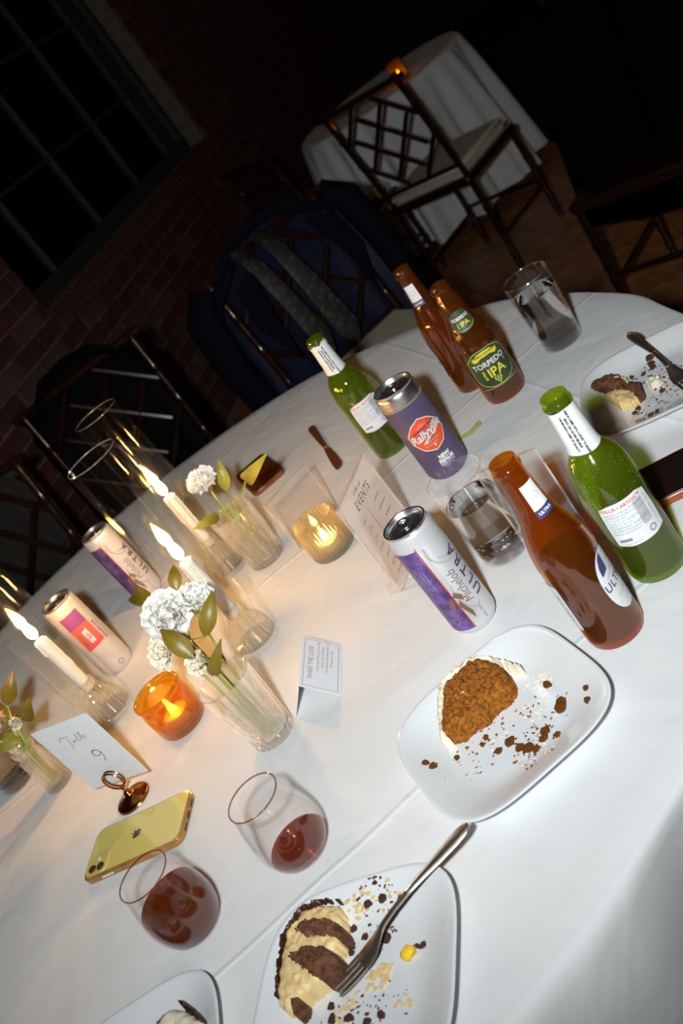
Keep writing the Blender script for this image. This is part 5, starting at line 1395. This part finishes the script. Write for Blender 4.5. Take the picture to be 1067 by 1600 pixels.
# ================================================================== CHAIRS
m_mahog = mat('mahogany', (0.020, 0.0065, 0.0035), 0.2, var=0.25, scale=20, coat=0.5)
m_cush = mat('cushion_cream', (0.60, 0.54, 0.40), 0.8, var=0.05, scale=20, bump=0.1)
def knobby(path, r, bm=None):
    P, Rd = [], []
    path = [Vector(p) for p in path]
    for a, b in zip(path, path[1:]):
        L_ = (b - a).length; n = max(2, int(L_ / 0.012))
        for k in range(n):
            u = k / n; P.append(a.lerp(b, u)); Rd.append(r * (1.28 if (len(P) % 10) == 5 else 1.0))
    P.append(path[-1]); Rd.append(r * 0.8)
    return tube_bm(P, Rd, 10)
CHAIR = {}
def chair(label, rail, facing, group='dark lattice-back dining chairs', cushion=True):
    """rail: world xy of the top-rail centre; facing: direction the seat looks to"""
    fx = Vector(facing).normalized()
    rz = math.atan2(fx.y, fx.x) - PI / 2
    loc = Vector((rail[0], rail[1], 0)) + Vector((fx.x, fx.y, 0)) * 0.25
    t = thing('lattice_chair', label, 'chair', loc, rz, group)
    if not CHAIR:
        def reg(key, bm, mt, smooth=True):
            me = bpy.data.meshes.new(key); bm.normal_update(); bm.to_mesh(me); bm.free(); finish(me, smooth, 40); me.materials.append(mt); CHAIR.setdefault('list', []).append((key.split(':')[0], me))
        for s in (-1, 1):
            reg('back_post', knobby([(s * 0.205, -0.19, 0.012), (s * 0.205, -0.185, 0.45), (s * 0.205, -0.25, 0.925)], 0.0125), m_mahog)
            reg('leg', knobby([(s * 0.205, 0.20, 0.012), (s * 0.200, 0.19, 0.44)], 0.0135), m_mahog)
            reg('side_stretcher', tube_bm([(s * 0.203, -0.18, 0.17), (s * 0.203, 0.195, 0.17)], 0.008, 8), m_mahog)
        reg('top_rail', tube_bm([(-0.24, -0.248, 0.905), (0.24, -0.248, 0.905)], 0.0125, 10), m_mahog)
        reg('lower_rail', tube_bm([(-0.2, -0.194, 0.505), (0.2, -0.194, 0.505)], 0.009, 10), m_mahog)
        reg('front_stretcher', tube_bm([(-0.2, 0.197, 0.2), (0.2, 0.197, 0.2)], 0.008, 8), m_mahog)
        reg('seat_frame', box_bm(0.44, 0.42, 0.035, (0, 0.0, 0.437), 0.008), m_mahog)
        # lattice: two families of slanted bars clipped to the back panel
        x0, x1, z0, z1 = -0.195, 0.195, 0.515, 0.895
        for sg in (1, -1):
            for c in (-0.235, -0.075, 0.075, 0.235):
                pts = []
                for x in [x0 + (x1 - x0) * k / 60 for k in range(61)]:
                    z = 0.705 + c + sg * x * 0.95
                    if z0 <= z <= z1: pts.append((x, z))
                if len(pts) < 6: continue
                if abs(c) == 0.075: pts = pts[7:-7]
                a, b = pts[0], pts[-1]
                yy = lambda z: -0.194 - 0.056 * (z - 0.5) / 0.4
                reg('lattice_bar', tube_bm([(a[0], yy(a[1]), a[1]), (b[0], yy(b[1]), b[1])], 0.0095, 8), m_mahog)
        cu = box_bm(0.41, 0.40, 0.05, (0, 0.0, 0.478), 0.02, seg=3)
        reg('seat_cushion', cu, m_cush)
    for key, me in CHAIR['list']:
        if key == 'seat_cushion' and not cushion: continue
        p = bpy.data.objects.new(key, me); COL.objects.link(p); p.parent = t
    return t, loc, rz

def jacket(label, loc, rz, cloth, lining, hem=0.36, wide=1.0, front=0.11, flare=0.0, behind=False):
    t = thing('suit_jacket', label, 'jacket', loc, rz, 'jackets hung on chair backs')
    bm = bmesh.new(); rows = []
    n = 40
    lev = [0.945, 0.938, 0.92, 0.89, 0.83, 0.74, 0.64, 0.54, 0.45, hem]
    for li, z in enumerate(lev):
        k = (0.945 - z) / (0.945 - hem)
        yc = -0.252 + 0.075 * min(1, (0.945 - z) / 0.45)
        w_ = (0.17 + 0.085 * min(1, k * 5)) * wide + flare * k
        d_ = 0.012 + 0.052 * min(1, k * 4) + 0.02 * k
        row = []
        gap = R(10) + R(60) * min(1, k * 2.5) * front / 0.11 if front > 0 else R(-4)
        if behind: gap = R(97)
        for i in range(n + 1):
            # angle runs from front-centre left edge round the back to the right edge
            a = PI / 2 + gap + (2 * PI - 2 * gap) * i / n
            c, s = math.cos(a), math.sin(a)
            x = w_ * math.copysign(abs(c) ** 0.7, c); y = yc + d_ * math.copysign(abs(s) ** 0.8, s)
            fold = 0.010 * k * math.sin(7 * a + li * 0.5) + 0.006 * k * math.sin(17 * a)
            drop = 0.05 * (abs(c) ** 3) * (1 if li < 3 else 0)
            row.append(bm.verts.new((x * (1 + fold), y + fold * 0.9, z - drop + 0.012 * k * math.sin(3 * a))))
        rows.append(row)
    for A, B in zip(rows, rows[1:]):
        for i in range(n): bm.faces.new((A[i], B[i], B[i + 1], A[i + 1]))
    o = obj('jacket_body', bm, cloth, t, ang=80)
    o.data.materials.append(lining)
    md = o.modifiers.new('thickness', 'SOLIDIFY'); md.thickness = 0.006; md.offset = -1; md.material_offset = 1
    # collar roll
    obj('collar', tube_bm([(-0.16 * wide, -0.215, 0.90), (-0.10 * wide, -0.235, 0.945), (0, -0.25, 0.955), (0.10 * wide, -0.235, 0.945), (0.16 * wide, -0.215, 0.90)], [0.012, 0.017, 0.018, 0.017, 0.012], 10, flat=(1.0, 0.6)), cloth, t)
    for s in (() if behind else (-1, 1)):
        X = s * 0.265 * wide
        obj('sleeve', tube_bm([(s * 0.22 * wide, -0.25, 0.90), (X, -0.235, 0.84), (X * 1.06, -0.22, 0.70), (X * 1.05, -0.20, 0.56), (X * 1.02, -0.17, 0.42), (X, -0.16, 0.36)], [0.04, 0.062, 0.058, 0.052, 0.046, 0.044], 14, flat=(0.75, 1.0)), cloth, t)
        # lapel
        lp = bmesh.new()
        pts = [(s * 0.10 * wide, -0.165, 0.885), (s * 0.17 * wide, -0.150, 0.86), (s * 0.185 * wide, -0.128, 0.74), (s * 0.14 * wide, -0.118, 0.60), (s * 0.13 * wide, -0.122, 0.74)]
        vs = [lp.verts.new(p) for p in pts]; lp.faces.new(vs)
        ex = bmesh.ops.extrude_face_region(lp, geom=lp.faces[:]); bmesh.ops.translate(lp, vec=(0, 0.004, 0), verts=[v for v in ex['geom'] if isinstance(v, bmesh.types.BMVert)])
        bmesh.ops.recalc_face_normals(lp, faces=lp.faces)
        obj('lapel', lp, cloth, t, smooth=False)
    return t
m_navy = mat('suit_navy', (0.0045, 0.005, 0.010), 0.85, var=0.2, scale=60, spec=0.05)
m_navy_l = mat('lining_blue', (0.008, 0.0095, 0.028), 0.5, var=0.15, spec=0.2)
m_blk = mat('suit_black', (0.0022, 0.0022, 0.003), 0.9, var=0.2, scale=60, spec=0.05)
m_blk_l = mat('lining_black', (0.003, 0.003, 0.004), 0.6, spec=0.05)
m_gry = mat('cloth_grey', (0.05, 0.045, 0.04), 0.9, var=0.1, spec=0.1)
m_gry_l = mat('lining_grey', (0.04, 0.036, 0.032), 0.7, spec=0.1)
ch, cl, crz = chair('dark lattice chair carrying the navy jacket and patterned tie', (0.305, 2.885), (0.234, -0.97))
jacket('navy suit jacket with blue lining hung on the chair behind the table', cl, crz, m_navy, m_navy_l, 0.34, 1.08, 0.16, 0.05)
# patterned tie hung over the top rail
mt, nt, N, L = nodes('tie_print')
tcn = N.new('ShaderNodeTexCoord'); vo = N.new('ShaderNodeTexVoronoi'); vo.inputs['Scale'].default_value = 48
L.new(tcn.outputs['Object'], vo.inputs['Vector'])
cr = N.new('ShaderNodeValToRGB'); e = cr.color_ramp.elements
e[0].position = 0.12; e[0].color = (0.055, 0.047, 0.034, 1); e[1].position = 0.5; e[1].color = (0.013, 0.0125, 0.011, 1)
L.new(vo.outputs['Distance'], cr.inputs[0]); L.new(cr.outputs[0], N['Principled BSDF'].inputs['Base Color'])
N['Principled BSDF'].inputs['Roughness'].default_value = 0.6
m_tie = mt
tie = thing('necktie', 'dark flower-patterned necktie hanging over the chair with the navy jacket', 'necktie', cl, crz)
for nm, xs, z1, ws in (('wide_blade', 0.015, 0.53, (0.034, 0.038, 0.046, 0.058, 0.068, 0.07, 0.01)), ('narrow_blade', 0.095, 0.56, (0.04, 0.042, 0.046, 0.05, 0.055, 0.055, 0.01))):
    pts = [(xs, -0.262, 0.925), (xs, -0.225, 0.935), (xs - .002, -0.135, 0.87), (xs - .012, -0.118, 0.76), (xs - .02, -0.112, 0.66), (xs - .026, -0.108, z1 + 0.05), (xs - .028, -0.107, z1)]
    ribbon(tie, nm, pts, ws, 0.003, m_tie, (1, 0, 0))
ch, cl, crz = chair('dark lattice chair with a black jacket against the brick wall at left', (-0.365, 3.04), (-0.13, -0.99))
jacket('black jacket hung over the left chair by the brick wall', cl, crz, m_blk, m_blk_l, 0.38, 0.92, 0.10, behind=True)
ch, cl, crz = chair('dark lattice chair with a black coat right of the far table', (1.56, 2.84), (-0.80, -0.60), cushion=False)
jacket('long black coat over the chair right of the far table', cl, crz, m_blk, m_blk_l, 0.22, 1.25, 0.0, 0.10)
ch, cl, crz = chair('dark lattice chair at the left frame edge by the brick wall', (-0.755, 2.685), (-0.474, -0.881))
jacket('added grey jacket in place of glow haze over the chair at the left frame edge', cl, crz, m_gry, m_gry_l, 0.38, 0.85, 0.10, behind=True)  # jacket added to stand for a pale band of glow haze

# ================================================================== FAR TABLE
FC = Vector((1.42, 5.02, 0)); FR = 0.45
t = thing('cocktail_table', 'small round table under white cloth in the dark background', 'table', FC)
obj('tabletop', lathe_bm([(0, T - 0.03), (FR - 0.012, T - 0.03), (FR - 0.008, T - 0.02), (FR - 0.012, T - 0.006), (0, T - 0.006)], 64), mlino, t)
obj('pedestal', lathe_bm([(0, T - 0.03), (0.035, T - 0.031), (0.03, 0.08), (0.06, 0.05), (0.22, 0.03), (0.23, 0.012), (0, 0.012)], 32), MATS['table_steel'], t)
tag(obj('tablecloth', cloth_bm(FR, 0.66, 2.2, 160), mcloth, None, FC, ang=80), 'white cloth with hanging folds on the dark background table', 'tablecloth')
chair('dark lattice chair with cream cushion seen from behind before the background table', (1.026, 3.92), (0.84, 0.55))
chair('dark lattice chair with cream cushion left of the background table', (0.60, 4.50), (0.93, 0.30))
fv = (1.46, 4.72)
t = thing('background_votive', 'small lit votive on the background table', 'votive holder', (*fv, T + 0.0005))
obj('glass', lathe_bm([(0, 0.001), (0.030, 0.0), (0.034, 0.004), (0.036, 0.09), (0.0345, 0.09), (0.032, 0.01), (0, 0.008)], 40), g_amberjar, t)
tealight(fv, 0.0090, 'lit tealight in the background votive')
